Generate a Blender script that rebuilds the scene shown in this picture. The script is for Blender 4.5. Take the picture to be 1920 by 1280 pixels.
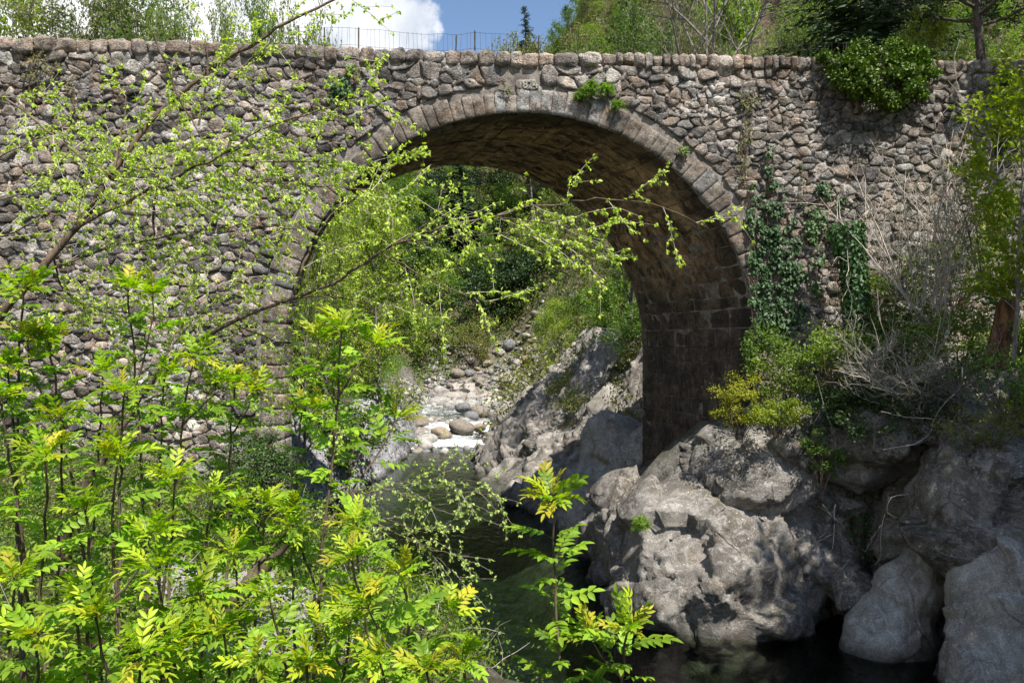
import bpy, math, random
import numpy as np
from mathutils import Vector, Matrix
R = math.radians
for o in list(bpy.data.objects):
    bpy.data.objects.remove(o)
sc = bpy.context.scene
COL = sc.collection

# ------------------------------------------------------------------ camera, sky, sun, exposure
F = 1387.0                      # focal length in photograph pixels (26 mm on a 36 mm frame)
EYE = 5.5                       # eye height above the pool
cam_d = bpy.data.cameras.new('camera'); cam_d.lens = 26.0; cam_d.sensor_width = 36.0
cam_d.clip_start = 0.1; cam_d.clip_end = 2000
cam = bpy.data.objects.new('camera', cam_d); COL.objects.link(cam)
cam.location = (0, 0, EYE); cam.rotation_euler = (R(90), 0, 0)
sc.camera = cam

TO_SUN = Vector((0.25, -0.46, 0.852)).normalized()
world = bpy.data.worlds.new('World'); sc.world = world; world.use_nodes = True
wn, wl_ = world.node_tree.nodes, world.node_tree.links
wn.clear()
w_out = wn.new('ShaderNodeOutputWorld'); w_bg = wn.new('ShaderNodeBackground')
sky = wn.new('ShaderNodeTexSky'); sky.sky_type = 'NISHITA'; sky.sun_disc = False
sky.sun_elevation = math.asin(TO_SUN.z); sky.sun_rotation = math.atan2(TO_SUN.x, TO_SUN.y)
sky.air_density = 1.0; sky.dust_density = 0.3; sky.ozone_density = 2.5
w_bg.inputs['Strength'].default_value = 0.092
tcw = wn.new('ShaderNodeTexCoord')
sepw = wn.new('ShaderNodeSeparateXYZ'); wl_.new(tcw.outputs['Generated'], sepw.inputs[0])
nzw = wn.new('ShaderNodeTexNoise'); nzw.inputs['Scale'].default_value = 9.0
nzw.inputs['Detail'].default_value = 9.0; nzw.inputs['Roughness'].default_value = 0.55
wl_.new(tcw.outputs['Generated'], nzw.inputs['Vector'])
def wmath(op, a, b=None, c=None):
    n = wn.new('ShaderNodeMath'); n.operation = op
    for i, v in enumerate((a, b, c)):
        if v is None: continue
        if isinstance(v, (int, float)): n.inputs[i].default_value = v
        else: wl_.new(v, n.inputs[i])
    return n.outputs[0]
# a bank of cumulus standing in the west, clear blue east of it and overhead
v1 = wmath('MULTIPLY', sepw.outputs['X'], -1.0)
v1 = wmath('MINIMUM', wmath('ADD', v1, -0.098), 0.16)
v2 = wmath('MULTIPLY', wmath('ADD', nzw.outputs['Fac'], -0.5), 0.34)
v3 = wmath('MULTIPLY', wmath('MAXIMUM', wmath('ADD', sepw.outputs['Z'], -0.43), 0.0), -3.5)
v = wmath('ADD', wmath('ADD', v1, v2), v3)
ms = wn.new('ShaderNodeMapRange'); ms.interpolation_type = 'SMOOTHSTEP'
ms.inputs['From Min'].default_value = -0.004; ms.inputs['From Max'].default_value = 0.03
wl_.new(v, ms.inputs['Value'])
nz2 = wn.new('ShaderNodeTexNoise'); nz2.inputs['Scale'].default_value = 7.0; nz2.inputs['Detail'].default_value = 5.0
wl_.new(tcw.outputs['Generated'], nz2.inputs['Vector'])
cr = wn.new('ShaderNodeMix'); cr.data_type = 'RGBA'
cr.inputs[6].default_value = (3.9, 4.3, 5.0, 1); cr.inputs[7].default_value = (7.6, 7.6, 7.6, 1)
mr2 = wn.new('ShaderNodeMapRange'); mr2.inputs['From Min'].default_value = 0.34; mr2.inputs['From Max'].default_value = 0.52
wl_.new(nz2.outputs['Fac'], mr2.inputs['Value']); wl_.new(mr2.outputs[0], cr.inputs[0])
mixw = wn.new('ShaderNodeMix'); mixw.data_type = 'RGBA'
wl_.new(ms.outputs[0], mixw.inputs[0]); wl_.new(sky.outputs[0], mixw.inputs[6]); wl_.new(cr.outputs[2], mixw.inputs[7])
wl_.new(mixw.outputs[2], w_bg.inputs['Color']); wl_.new(w_bg.outputs[0], w_out.inputs['Surface'])

sun_d = bpy.data.lights.new('sun', 'SUN'); sun_d.energy = 5.0; sun_d.angle = R(0.5); sun_d.color = (1.0, 0.95, 0.87)
sun = bpy.data.objects.new('sun', sun_d); COL.objects.link(sun)
sun.rotation_euler = TO_SUN.to_track_quat('Z', 'Y').to_euler(); sun.location = TO_SUN * 60

vs = sc.view_settings
sc.display_settings.display_device = 'sRGB'
vs.view_transform = 'Standard'; vs.look = 'None'; vs.exposure = 0.93; vs.gamma = 1.0; vs.use_curve_mapping = False
cy = sc.cycles
cy.use_denoising = True; cy.max_bounces = 5; cy.diffuse_bounces = 3; cy.glossy_bounces = 2
cy.transmission_bounces = 4; cy.transparent_max_bounces = 8; cy.caustics_reflective = False; cy.caustics_refractive = False
cy.sample_clamp_indirect = 4.0; cy.use_adaptive_sampling = True; cy.adaptive_threshold = 0.02

# ------------------------------------------------------------------ helpers
def px(X, Y, d):
    """a point seen at photograph pixel (X, Y), d metres away from the camera plane"""
    return np.array([(X - 960) / F * d, d, EYE - (Y - 640) / F * d])

def link(o, parent=None, label=None, cat=None, group=None, kind=None):
    COL.objects.link(o)
    if parent is not None: o.parent = parent
    if label: o['label'] = label
    if cat: o['category'] = cat
    if group: o['group'] = group
    if kind: o['kind'] = kind
    return o

def empty(name, loc, label, cat, group=None, rz=0.0):
    o = bpy.data.objects.new(name, None); o.empty_display_size = 0.2
    o.location = loc; o.rotation_euler = (0, 0, rz)
    return link(o, None, label, cat, group)

def mesh(name, V, Fc, mat=None, col=None, smooth=False, extra=None):
    """mesh data from a vertex array and one face array (or a list of face arrays)"""
    V = np.asarray(V, dtype=np.float32).reshape(-1, 3)
    FL = Fc if isinstance(Fc, list) else [Fc]
    FL = [np.asarray(f, dtype=np.int32) for f in FL if len(f)]
    me = bpy.data.meshes.new(name)
    me.vertices.add(len(V)); me.vertices.foreach_set('co', V.ravel())
    loops = np.concatenate([f.ravel() for f in FL])
    tot = np.concatenate([np.full(len(f), f.shape[1], dtype=np.int32) for f in FL])
    start = np.concatenate([[0], np.cumsum(tot)[:-1]]).astype(np.int32)
    me.loops.add(len(loops)); me.loops.foreach_set('vertex_index', loops)
    me.polygons.add(len(tot)); me.polygons.foreach_set('loop_start', start)
    try: me.polygons.foreach_set('loop_total', tot)
    except Exception: pass
    if smooth: me.polygons.foreach_set('use_smooth', np.ones(len(tot), dtype=bool))
    if col is not None:
        c = np.asarray(col, dtype=np.float32)
        if c.ndim == 1: c = np.tile(c, (len(V), 1))
        if c.shape[1] == 3: c = np.hstack([c, np.ones((len(c), 1), np.float32)])
        a = me.color_attributes.new('col', 'FLOAT_COLOR', 'POINT'); a.data.foreach_set('color', c.ravel())
    if extra is not None:
        for k, arr in extra.items():
            a = me.attributes.new(k, 'FLOAT', 'POINT'); a.data.foreach_set('value', np.asarray(arr, np.float32))
    if mat is not None: me.materials.append(mat)
    me.update(calc_edges=True)
    return me

def obj(name, me, parent=None, **kw):
    return link(bpy.data.objects.new(name, me), parent, **kw)

# --- numpy noise
def _hash(ix, iy, iz, s):
    h = (ix.astype(np.int64) * 374761393 + iy.astype(np.int64) * 668265263 + iz.astype(np.int64) * 2147483647 + s * 974711) & 0xffffffff
    h = ((h ^ (h >> 13)) * 1274126177) & 0xffffffff
    h = ((h ^ (h >> 16)) * 2246822519) & 0xffffffff
    return ((h ^ (h >> 15)) & 0xffffff) / float(0xffffff)

def vnoise(P, s=0):
    P = np.asarray(P, float); I = np.floor(P); f = P - I; f = f * f * f * (f * (f * 6 - 15) + 10)
    x, y, z = I[:, 0], I[:, 1], I[:, 2]; r = 0
    for dx in (0, 1):
        for dy in (0, 1):
            for dz in (0, 1):
                w = (f[:, 0] if dx else 1 - f[:, 0]) * (f[:, 1] if dy else 1 - f[:, 1]) * (f[:, 2] if dz else 1 - f[:, 2])
                r = r + w * _hash(x + dx, y + dy, z + dz, s)
    return r * 2 - 1

def fbm(P, s=0, o=4, g=0.5):
    r, a, t = 0, 1.0, 0
    P = np.asarray(P, float)
    for i in range(o):
        r = r + a * vnoise(P, s + i * 17); t += a; a *= g; P = P * 2.03 + 7.1
    return r / t

def ridged(P, s=0, o=4, g=0.5):
    r, a, t = 0, 1.0, 0
    P = np.asarray(P, float)
    for i in range(o):
        r = r + a * (1 - 2 * np.abs(vnoise(P, s + i * 13))); t += a; a *= g; P = P * 2.1 + 3.3
    return r / t

def worley(P, s=0):
    """distance to the nearest and second nearest jittered cell point"""
    P = np.asarray(P, float); I = np.floor(P)
    d1 = np.full(len(P), 9.0); d2 = np.full(len(P), 9.0)
    for dx in (-1, 0, 1):
        for dy in (-1, 0, 1):
            for dz in (-1, 0, 1):
                C = I + (dx, dy, dz)
                J = C + np.stack([_hash(C[:, 0], C[:, 1], C[:, 2], s + k) for k in (1, 2, 3)], 1)
                d = np.linalg.norm(J - P, axis=1)
                m = d < d1
                d2 = np.where(m, d1, np.minimum(d2, d)); d1 = np.where(m, d, d1)
    return d1, d2

def grid_faces(nu, nv):
    i = np.arange((nu - 1) * (nv - 1)); a = (i // (nv - 1)) * nv + i % (nv - 1)
    return np.stack([a, a + 1, a + nv + 1, a + nv], 1)

def smooth_n(x, a, b):
    t = np.clip((x - a) / (b - a), 0, 1); return t * t * (3 - 2 * t)

# --- materials
class NT:
    def __init__(s, name):
        s.m = bpy.data.materials.new(name); s.m.use_nodes = True
        s.t = s.m.node_tree; s.t.nodes.clear()
        s.out = s.t.nodes.new('ShaderNodeOutputMaterial')
    def n(s, typ, **kw):
        nd = s.t.nodes.new(typ)
        for k, v in kw.items():
            if hasattr(nd, k): setattr(nd, k, v)
        return nd
    def l(s, a, b): s.t.links.new(a, b)
    def setin(s, sock, v):
        if hasattr(v, 'links') or hasattr(v, 'is_linked'): s.l(v, sock)
        elif isinstance(v, (tuple, list)) and len(v) == 3 and sock.type == 'RGBA': sock.default_value = (*v, 1)
        else: sock.default_value = v
    def math(s, op, a, b=0.0, clamp=False):
        nd = s.n('ShaderNodeMath', operation=op); nd.use_clamp = clamp
        s.setin(nd.inputs[0], a); s.setin(nd.inputs[1], b); return nd.outputs[0]
    def noise(s, scale, detail=4, rough=0.55, vec=None, dist=0.0, col=False):
        nd = s.n('ShaderNodeTexNoise'); nd.inputs['Scale'].default_value = scale; nd.inputs['Detail'].default_value = detail
        nd.inputs['Roughness'].default_value = rough; nd.inputs['Distortion'].default_value = dist
        if vec is not None: s.l(vec, nd.inputs['Vector'])
        return nd.outputs['Color' if col else 'Fac']
    def voro(s, scale, feature='F1', vec=None):
        nd = s.n('ShaderNodeTexVoronoi'); nd.feature = feature; nd.inputs['Scale'].default_value = scale
        if vec is not None: s.l(vec, nd.inputs['Vector'])
        return nd.outputs['Distance']
    def rng(s, v, a, b, c=0.0, d=1.0, sm=True):
        nd = s.n('ShaderNodeMapRange'); nd.interpolation_type = 'SMOOTHSTEP' if sm else 'LINEAR'
        s.l(v, nd.inputs['Value'])
        for k, x in (('From Min', a), ('From Max', b), ('To Min', c), ('To Max', d)): nd.inputs[k].default_value = x
        return nd.outputs[0]
    def mix(s, f, a, b, mode='MIX'):
        nd = s.n('ShaderNodeMix'); nd.data_type = 'RGBA'; nd.blend_type = mode; nd.clamp_factor = True
        s.setin(nd.inputs[0], f); s.setin(nd.inputs[6], a); s.setin(nd.inputs[7], b); return nd.outputs[2]
    def scale_c(s, c, f):
        nd = s.n('ShaderNodeVectorMath', operation='SCALE'); s.setin(nd.inputs[0], c); s.setin(nd.inputs['Scale'], f); return nd.outputs[0]
    def pos(s): return s.n('ShaderNodeNewGeometry').outputs['Position']
    def mapv(s, vec, scale=(1, 1, 1), rot=(0, 0, 0), loc=(0, 0, 0)):
        nd = s.n('ShaderNodeMapping'); nd.inputs['Scale'].default_value = scale; nd.inputs['Rotation'].default_value = rot; nd.inputs['Location'].default_value = loc
        s.l(vec, nd.inputs['Vector']); return nd.outputs[0]
    def attr(s, name='col', fac=False):
        nd = s.n('ShaderNodeAttribute'); nd.attribute_name = name; return nd.outputs['Fac' if fac else 'Color']
    def bump(s, h, strength=0.5, dist=0.02, nrm=None):
        nd = s.n('ShaderNodeBump'); nd.inputs['Strength'].default_value = strength; nd.inputs['Distance'].default_value = dist
        s.l(h, nd.inputs['Height'])
        if nrm is not None: s.l(nrm, nd.inputs['Normal'])
        return nd.outputs[0]
    def bsdf(s, col, rough=0.85, nrm=None, spec=0.25):
        b = s.n('ShaderNodeBsdfPrincipled'); s.setin(b.inputs['Base Color'], col); s.setin(b.inputs['Roughness'], rough)
        b.inputs['Specular IOR Level'].default_value = spec
        if nrm is not None: s.l(nrm, b.inputs['Normal'])
        return b.outputs[0]
    def done(s, sh): s.l(sh, s.out.inputs['Surface']); return s.m

def stone_mat(name, lichen=0.5, rough_bump=1.0, stain=0.0):
    t = NT(name); p = t.pos()
    base = t.attr()
    m1 = t.rng(t.noise(5.0, 8, 0.72, p), 0.32, 0.70, 0.38, 1.5)
    m2 = t.rng(t.noise(38.0, 4, 0.7, p), 0.3, 0.7, 0.55, 1.45)
    c = t.scale_c(base, t.math('MULTIPLY', m1, m2))
    warm = t.rng(t.noise(2.6, 4, 0.6, t.mapv(p, loc=(3, 8, 1))), 0.45, 0.68)
    c = t.mix(t.math('MULTIPLY', warm, 0.45), c, t.mix(1.0, c, (1.25, 0.95, 0.72), 'MULTIPLY'))
    li = t.rng(t.noise(13.0, 5, 0.7, t.mapv(p, loc=(5, 2, 9))), 0.60, 0.66)
    c = t.mix(t.math('MULTIPLY', li, lichen), c, (0.47, 0.45, 0.41))
    dk = t.rng(t.noise(7.0, 6, 0.75, t.mapv(p, loc=(1, 4, 2))), 0.58, 0.68)
    c = t.mix(t.math('MULTIPLY', dk, 0.6), c, (0.045, 0.04, 0.035))
    mo = t.rng(t.noise(3.2, 5, 0.7, t.mapv(p, loc=(9, 4, 7))), 0.63, 0.72)
    c = t.mix(t.math('MULTIPLY', mo, 0.4), c, (0.10, 0.105, 0.04))
    big = t.rng(t.noise(0.45, 6, 0.65, t.mapv(p, scale=(1, 1, 0.55), loc=(3, 1, 2)), 0.4), 0.36, 0.64, 0.60, 1.12)
    c = t.scale_c(c, big)
    h = t.math('ADD', t.math('MULTIPLY', t.noise(11.0, 8, 0.75, p), 1.3), t.math('MULTIPLY', t.voro(26.0, 'F1', p), 0.4))
    return t.done(t.bsdf(c, 0.93, t.bump(h, 0.95 * rough_bump, 0.035), 0.15))

def rock_mat(name, base=(0.24, 0.235, 0.225), dark=(0.07, 0.065, 0.055), light=(0.46, 0.45, 0.42), wet_z=0.25, brown=0.3, strata=None, pits=0.0, moss=0.25):
    t = NT(name); p = t.pos()
    q = t.mapv(p, scale=strata or (1, 1, 1))
    n1 = t.noise(0.9, 8, 0.65, q, 0.8); n2 = t.noise(5.5, 8, 0.72, q, 0.6); n3 = t.noise(45, 4, 0.7, p)
    c = t.mix(t.rng(n1, 0.36, 0.66), dark, base)
    c = t.mix(t.rng(n2, 0.44, 0.74), c, light)
    c = t.mix(t.math('MULTIPLY', t.rng(t.noise(2.0, 6, 0.7, t.mapv(p, loc=(4, 1, 7))), 0.5, 0.66), brown), c, (0.17, 0.12, 0.075))
    sp = t.rng(t.noise(17, 5, 0.75, t.mapv(p, loc=(2, 2, 2))), 0.61, 0.66)
    c = t.mix(t.math('MULTIPLY', sp, 0.7), c, (0.60, 0.59, 0.56))
    vein = t.rng(t.noise(1.1, 5, 0.6, t.mapv(p, scale=(0.5, 1.2, 1.6), rot=(0.4, 0.5, 0.3)), 1.6), 0.49, 0.505)
    vein = t.math('MULTIPLY', t.math('MULTIPLY', vein, t.math('SUBTRACT', 1.0, t.rng(t.noise(1.1, 5, 0.6, t.mapv(p, scale=(0.5, 1.2, 1.6), rot=(0.4, 0.5, 0.3)), 1.6), 0.507, 0.52))), 0.5)
    c = t.mix(vein, c, light)
    ck = t.rng(t.voro(0.75, 'DISTANCE_TO_EDGE', t.mapv(p, scale=(1, 1.3, 0.8))), 0.0, 0.02, 1.0, 0.0)
    ck = t.math('MULTIPLY', ck, t.rng(t.noise(1.3, 3, 0.5, p), 0.45, 0.6))
    c = t.mix(t.math('MULTIPLY', ck, 0.4), c, (0.04, 0.036, 0.03))
    geo = t.n('ShaderNodeNewGeometry'); sep = t.n('ShaderNodeSeparateXYZ'); t.l(geo.outputs['Normal'], sep.inputs[0])
    mo = t.math('MULTIPLY', t.rng(sep.outputs['Z'], 0.35, 0.9), t.rng(t.noise(1.7, 6, 0.7, t.mapv(p, loc=(7, 7, 1))), 0.53, 0.62))
    c = t.mix(t.math('MULTIPLY', mo, moss), c, (0.075, 0.09, 0.025))
    c = t.scale_c(c, t.rng(n3, 0.3, 0.7, 0.7, 1.25))
    sz = t.n('ShaderNodeSeparateXYZ'); t.l(p, sz.inputs[0])
    wet = t.rng(t.math('ADD', sz.outputs['Z'], t.math('MULTIPLY', t.noise(1.5, 3, 0.5, p), 0.25)), wet_z - 0.1, wet_z + 0.15, 1.0, 0.0)
    c = t.mix(t.math('MULTIPLY', wet, 0.65), c, (0.035, 0.032, 0.026))
    h = t.math('ADD', t.math('MULTIPLY', n2, 0.9), t.math('MULTIPLY', n3, 0.22))
    h = t.math('SUBTRACT', h, t.math('MULTIPLY', ck, 0.25))
    if pits:
        pt = t.rng(t.voro(7.0, 'F1', t.mapv(p, scale=(1.6, 0.9, 1.0), rot=(0.3, 0.6, 0.2))), 0.10, 0.32)
        c = t.mix(t.math('MULTIPLY', t.math('SUBTRACT', 1.0, pt), pits), c, (0.04, 0.04, 0.045))
        h = t.math('ADD', h, t.math('MULTIPLY', pt, 1.0))
    return t.done(t.bsdf(c, t.rng(wet, 0, 1, 0.9, 0.45), t.bump(h, 0.9, 0.06), 0.2))

def leaf_mat(name, trans=0.35, tint=(0.55, 0.75, 0.12), rough=0.5, spec=0.35, var=0.18):
    t = NT(name)
    c = t.attr()
    oi = t.n('ShaderNodeObjectInfo')
    c = t.scale_c(c, t.rng(oi.outputs['Random'], 0, 1, 1 - var, 1 + var, False))
    d = t.bsdf(c, rough, None, spec)
    tr = t.n('ShaderNodeBsdfTranslucent'); t.l(t.mix(1.0, t.scale_c(c, 2.2), tint, 'MULTIPLY'), tr.inputs['Color'])
    mx = t.n('ShaderNodeMixShader'); mx.inputs[0].default_value = trans
    t.l(d, mx.inputs[1]); t.l(tr.outputs[0], mx.inputs[2])
    return t.done(mx.outputs[0])

def bark_mat(name, a, b, scale=14):
    t = NT(name); p = t.pos()
    n = t.noise(scale, 5, 0.7, t.mapv(p, scale=(1, 1, 0.35)))
    c = t.mix(t.rng(n, 0.35, 0.66), a, b)
    return t.done(t.bsdf(c, 0.9, t.bump(n, 0.7, 0.01), 0.15))

M = {}
M['stone'] = stone_mat('bridge_stone', 0.55)
M['vouss'] = stone_mat('dressed_stone', 0.45, 0.6)
M['cope'] = stone_mat('coping_stone', 0.7, 1.1)
t = NT('mortar'); p = t.pos()
M['mortar'] = t.done(t.bsdf(t.mix(t.rng(t.noise(6, 6, 0.7, p), 0.35, 0.65), (0.11, 0.096, 0.082), (0.27, 0.24, 0.21)), 0.95, t.bump(t.noise(25, 6, 0.7, p), 0.9, 0.03), 0.1))
# vault: ochre render over dark, water-stained masonry
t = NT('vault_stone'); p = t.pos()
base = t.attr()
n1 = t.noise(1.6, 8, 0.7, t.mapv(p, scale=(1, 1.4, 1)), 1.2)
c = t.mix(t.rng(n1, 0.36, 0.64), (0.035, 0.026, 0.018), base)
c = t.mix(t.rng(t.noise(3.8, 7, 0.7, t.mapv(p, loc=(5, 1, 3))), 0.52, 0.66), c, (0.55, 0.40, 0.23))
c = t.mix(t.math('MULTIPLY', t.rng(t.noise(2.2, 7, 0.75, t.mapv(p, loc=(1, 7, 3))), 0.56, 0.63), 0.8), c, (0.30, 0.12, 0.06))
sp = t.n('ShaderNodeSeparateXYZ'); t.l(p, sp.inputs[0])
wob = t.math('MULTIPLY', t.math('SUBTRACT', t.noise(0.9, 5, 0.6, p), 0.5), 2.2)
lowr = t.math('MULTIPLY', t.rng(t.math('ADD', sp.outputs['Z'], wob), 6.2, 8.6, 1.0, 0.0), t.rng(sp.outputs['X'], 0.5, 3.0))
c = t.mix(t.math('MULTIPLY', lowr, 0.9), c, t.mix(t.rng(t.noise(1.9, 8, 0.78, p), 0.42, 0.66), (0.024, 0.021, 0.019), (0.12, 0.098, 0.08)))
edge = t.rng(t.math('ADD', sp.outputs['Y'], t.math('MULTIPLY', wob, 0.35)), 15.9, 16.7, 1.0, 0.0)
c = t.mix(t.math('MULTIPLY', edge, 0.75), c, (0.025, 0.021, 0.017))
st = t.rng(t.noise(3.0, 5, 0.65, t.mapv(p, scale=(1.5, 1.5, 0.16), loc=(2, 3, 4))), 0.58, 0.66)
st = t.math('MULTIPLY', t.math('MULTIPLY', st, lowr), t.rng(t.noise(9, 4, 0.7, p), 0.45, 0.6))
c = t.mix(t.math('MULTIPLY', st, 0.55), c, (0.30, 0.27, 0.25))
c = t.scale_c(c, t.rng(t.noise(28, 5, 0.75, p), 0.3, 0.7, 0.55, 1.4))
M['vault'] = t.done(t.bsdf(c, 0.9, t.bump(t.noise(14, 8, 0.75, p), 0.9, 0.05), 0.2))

M['rock'] = rock_mat('gorge_rock', (0.205, 0.19, 0.17), (0.085, 0.074, 0.062), (0.36, 0.34, 0.31), strata=(1, 1, 1))
M['rock_pale'] = rock_mat('pale_river_rock', (0.36, 0.34, 0.305), (0.21, 0.19, 0.165), (0.52, 0.50, 0.465), brown=0.25, moss=0.15, strata=(1.3, 0.6, 0.6))
M['rock_dark'] = rock_mat('dark_cliff_rock', (0.17, 0.158, 0.142), (0.06, 0.053, 0.045), (0.34, 0.32, 0.295), moss=0.4)
M['rock_strata'] = rock_mat('layered_rock', (0.29, 0.265, 0.235), (0.09, 0.078, 0.065), (0.46, 0.43, 0.39), strata=(0.5, 1.6, 0.5), moss=0.3)
M['rock_left'] = rock_mat('pitted_rock', (0.30, 0.30, 0.31), (0.15, 0.15, 0.155), (0.48, 0.48, 0.49), pits=0.85, brown=0.1, moss=0.1)
def round_mat(name):
    t = NT(name); p = t.pos(); base = t.attr()
    c = t.scale_c(base, t.rng(t.noise(6, 6, 0.7, p), 0.3, 0.7, 0.65, 1.3))
    c = t.mix(t.math('MULTIPLY', t.rng(t.noise(16, 5, 0.7, p), 0.6, 0.67), 0.5), c, (0.5, 0.49, 0.47))
    return t.done(t.bsdf(c, 0.8, t.bump(t.noise(20, 6, 0.7, p), 0.5, 0.03), 0.25))
M['pebble'] = round_mat('river_stone')

# ground: leaf litter, bare earth, moss and thin grass
t = NT('ground'); p = t.pos()
c = t.mix(t.rng(t.noise(0.6, 6, 0.65, p), 0.38, 0.62), (0.115, 0.085, 0.06), (0.055, 0.075, 0.022))
c = t.mix(t.rng(t.noise(4.5, 7, 0.75, p), 0.5, 0.66), c, (0.21, 0.165, 0.12))
c = t.mix(t.rng(t.noise(2.4, 7, 0.75, t.mapv(p, loc=(4, 4, 4))), 0.56, 0.64), c, (0.07, 0.10, 0.025))
c = t.mix(t.math('MULTIPLY', t.attr('rocky', True), 0.9), c, t.mix(t.rng(t.noise(3, 7, 0.7, p), 0.35, 0.65), (0.12, 0.11, 0.10), (0.36, 0.34, 0.32)))
c = t.scale_c(c, t.rng(t.noise(30, 5, 0.75, p), 0.3, 0.7, 0.55, 1.4))
M['ground'] = t.done(t.bsdf(c, 0.95, t.bump(t.noise(9, 8, 0.75, p), 1.0, 0.12), 0.1))
t = NT('path'); p = t.pos()
c = t.mix(t.rng(t.noise(3, 7, 0.7, p), 0.35, 0.66), (0.19, 0.17, 0.16), (0.36, 0.33, 0.33))
M['path'] = t.done(t.bsdf(c, 0.95, t.bump(t.noise(12, 8, 0.7, p), 0.7, 0.05), 0.1))
# ------------------------------------------------------------------ terrain
_ys = np.array([-60, -6, 0, 4, 6, 8, 10, 12, 14, 15, 15.8, 16.6, 18, 21, 25, 30, 38, 46, 55, 70, 100, 140, 400.])
_Ls = np.array([60, 26, 14, 6.5, 3.8, 1.7, 0.3, -0.7, -2.4, -3.2, -4.4, -6.3, -7.0, -7.2, -6.2, -5.4, -5.3, -5.7, -6.6, -10, -24, -50, -250.])
_Rs = np.array([60, 24, 16, 12, 10.4, 9.3, 8.8, 8.3, 7.7, 6.8, 4.7, 3.3, 2.2, 1.4, 0.5, -0.7, -1.0, -0.5, 0.2, -4, -17, -42, -240.])
def water_level(y):
    return np.interp(y, [0, 38.2, 39.4, 42.5, 43.8, 47, 56, 70, 100, 400], [0, 0, 0.28, 0.34, 0.70, 0.85, 1.35, 2.2, 5, 20])
_eu = np.array([-3.0, -0.6, -0.3, -0.14, -0.08, 0.0, 0.1, 0.25, 0.5, 0.9, 3.0])
_ee = np.array([0.26, 0.27, 0.285, 0.30, 0.335, 0.385, 0.51, 0.70, 0.82, 0.86, 0.88])
def terrain(x, y, fine=True):
    x = np.asarray(x, float); y = np.asarray(y, float)
    L = np.interp(y, _ys, _Ls); Rr = np.interp(y, _ys, _Rs); w = water_level(y)
    dl = L - x; dr = x - Rr
    h = np.full(x.shape, 0.0)
    mid = np.clip(np.minimum(-dl, -dr) / 1.6, 0, 1)
    bed = w - 0.25 - mid * np.interp(y, [0, 8, 14, 24, 32, 38, 40, 60], [2.2, 2.2, 1.7, 1.1, 0.75, 0.4, 0.22, 0.2])
    # left bank
    near_l = np.interp(dl, [0, 0.6, 1.8, 5, 14, 40], [0, 1.0, 2.0, 2.4, 2.9, 8]) + np.interp(y, [-20, 0, 3, 6, 10, 16], [1.0, 0.7, 0.3, 0.0, 0, 0.6]) * np.clip(dl / 2, 0, 1)
    far_l = np.interp(dl, [0, 0.7, 1.6, 3.5, 8, 30, 80, 250], [0, 1.6, 2.7, 3.6, 5.5, 16, 34, 60])
    tl = smooth_n(y, 16, 22)
    hl = near_l * (1 - tl) + far_l * tl
    near_r = np.interp(dr, [0, 0.3, 0.9, 1.6, 6, 12, 60], [0, 2.4, 3.8, 4.3, 6.3, 9.5, 30])
    far_r = np.interp(dr, [0, 1, 5, 9, 30, 80, 250], [0, 0.9, 5.4, 8.0, 20, 45, 90])
    tr = smooth_n(y, 15, 21)
    hr = near_r * (1 - tr) + far_r * tr
    h = np.where(dl > 0, hl + w, np.where(dr > 0, hr + w, bed))
    # valley side closing the view upstream, crest falling towards the west
    u = x / np.maximum(y, 20.0)
    e = np.interp(u, _eu, _ee) - 0.045
    uu = np.clip(u, 0, 0.35)
    hill = np.clip((y - 56 + 90 * uu) * (0.70 + 1.2 * uu) + np.clip(x, -60, 60) * 0.08, 0, None) + 1.6
    hill = np.minimum(hill, EYE + e * np.minimum(y, 118.0))
    hill = np.where(y > 118, hill - (y - 118) * 0.04, hill)
    bl = smooth_n(y, 54, 64)
    h = np.where(bl > 0, h * (1 - bl) + np.maximum(np.minimum(h, hill + 4), hill) * bl, h)
    cap = np.where(y > 22, EYE + np.maximum(e, 0.2) * np.maximum(y, 26), 1e9)
    h = np.where(y > 22, np.minimum(h, cap), h)
    if fine:
        P = np.stack([x, y, np.zeros_like(x)], -1).reshape(-1, 3)
        n = (fbm(P * 0.35, 3, 4) * 0.45 + fbm(P * 1.6, 9, 3) * 0.13).reshape(x.shape)
        h = h + n * np.clip(np.maximum(dl, dr) / 1.5, 0.15, 1.6)
    return h
def tz(x, y): return float(terrain(np.array([x]), np.array([y]))[0])

def axis(lo, a, b, hi, s, g=1.16):
    core = list(np.arange(a, b + 1e-6, s)); out = []; d = s; v = a
    while v > lo: d *= g; v -= d; out.append(v)
    up = []; d = s; v = core[-1]
    while v < hi: d *= g; v += d; up.append(v)
    return np.array(out[::-1] + core + up)
gx = axis(-420, -14, 16, 420, 0.36); gy = axis(-120, 0, 66, 460, 0.40)
GX, GY = np.meshgrid(gx, gy, indexing='ij')
GH = terrain(GX, GY)
dl = np.interp(GY, _ys, _Ls) - GX; dr = GX - np.interp(GY, _ys, _Rs)
rocky = np.clip(1.2 - np.maximum(dl, dr) / 2.2, 0, 1) * (1 - smooth_n(GY, 54, 62)) + 0.8 * np.clip(1 - np.abs(GY - 58) / 6, 0, 1) * np.clip(1 - np.abs(GX + 0) / 7, 0, 1)
V = np.stack([GX, GY, GH], -1).reshape(-1, 3)
obj('ground', mesh('ground', V, grid_faces(len(gx), len(gy)), M['ground'], smooth=True, extra={'rocky': np.clip(rocky, 0, 1).ravel()}), kind='structure')
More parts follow.
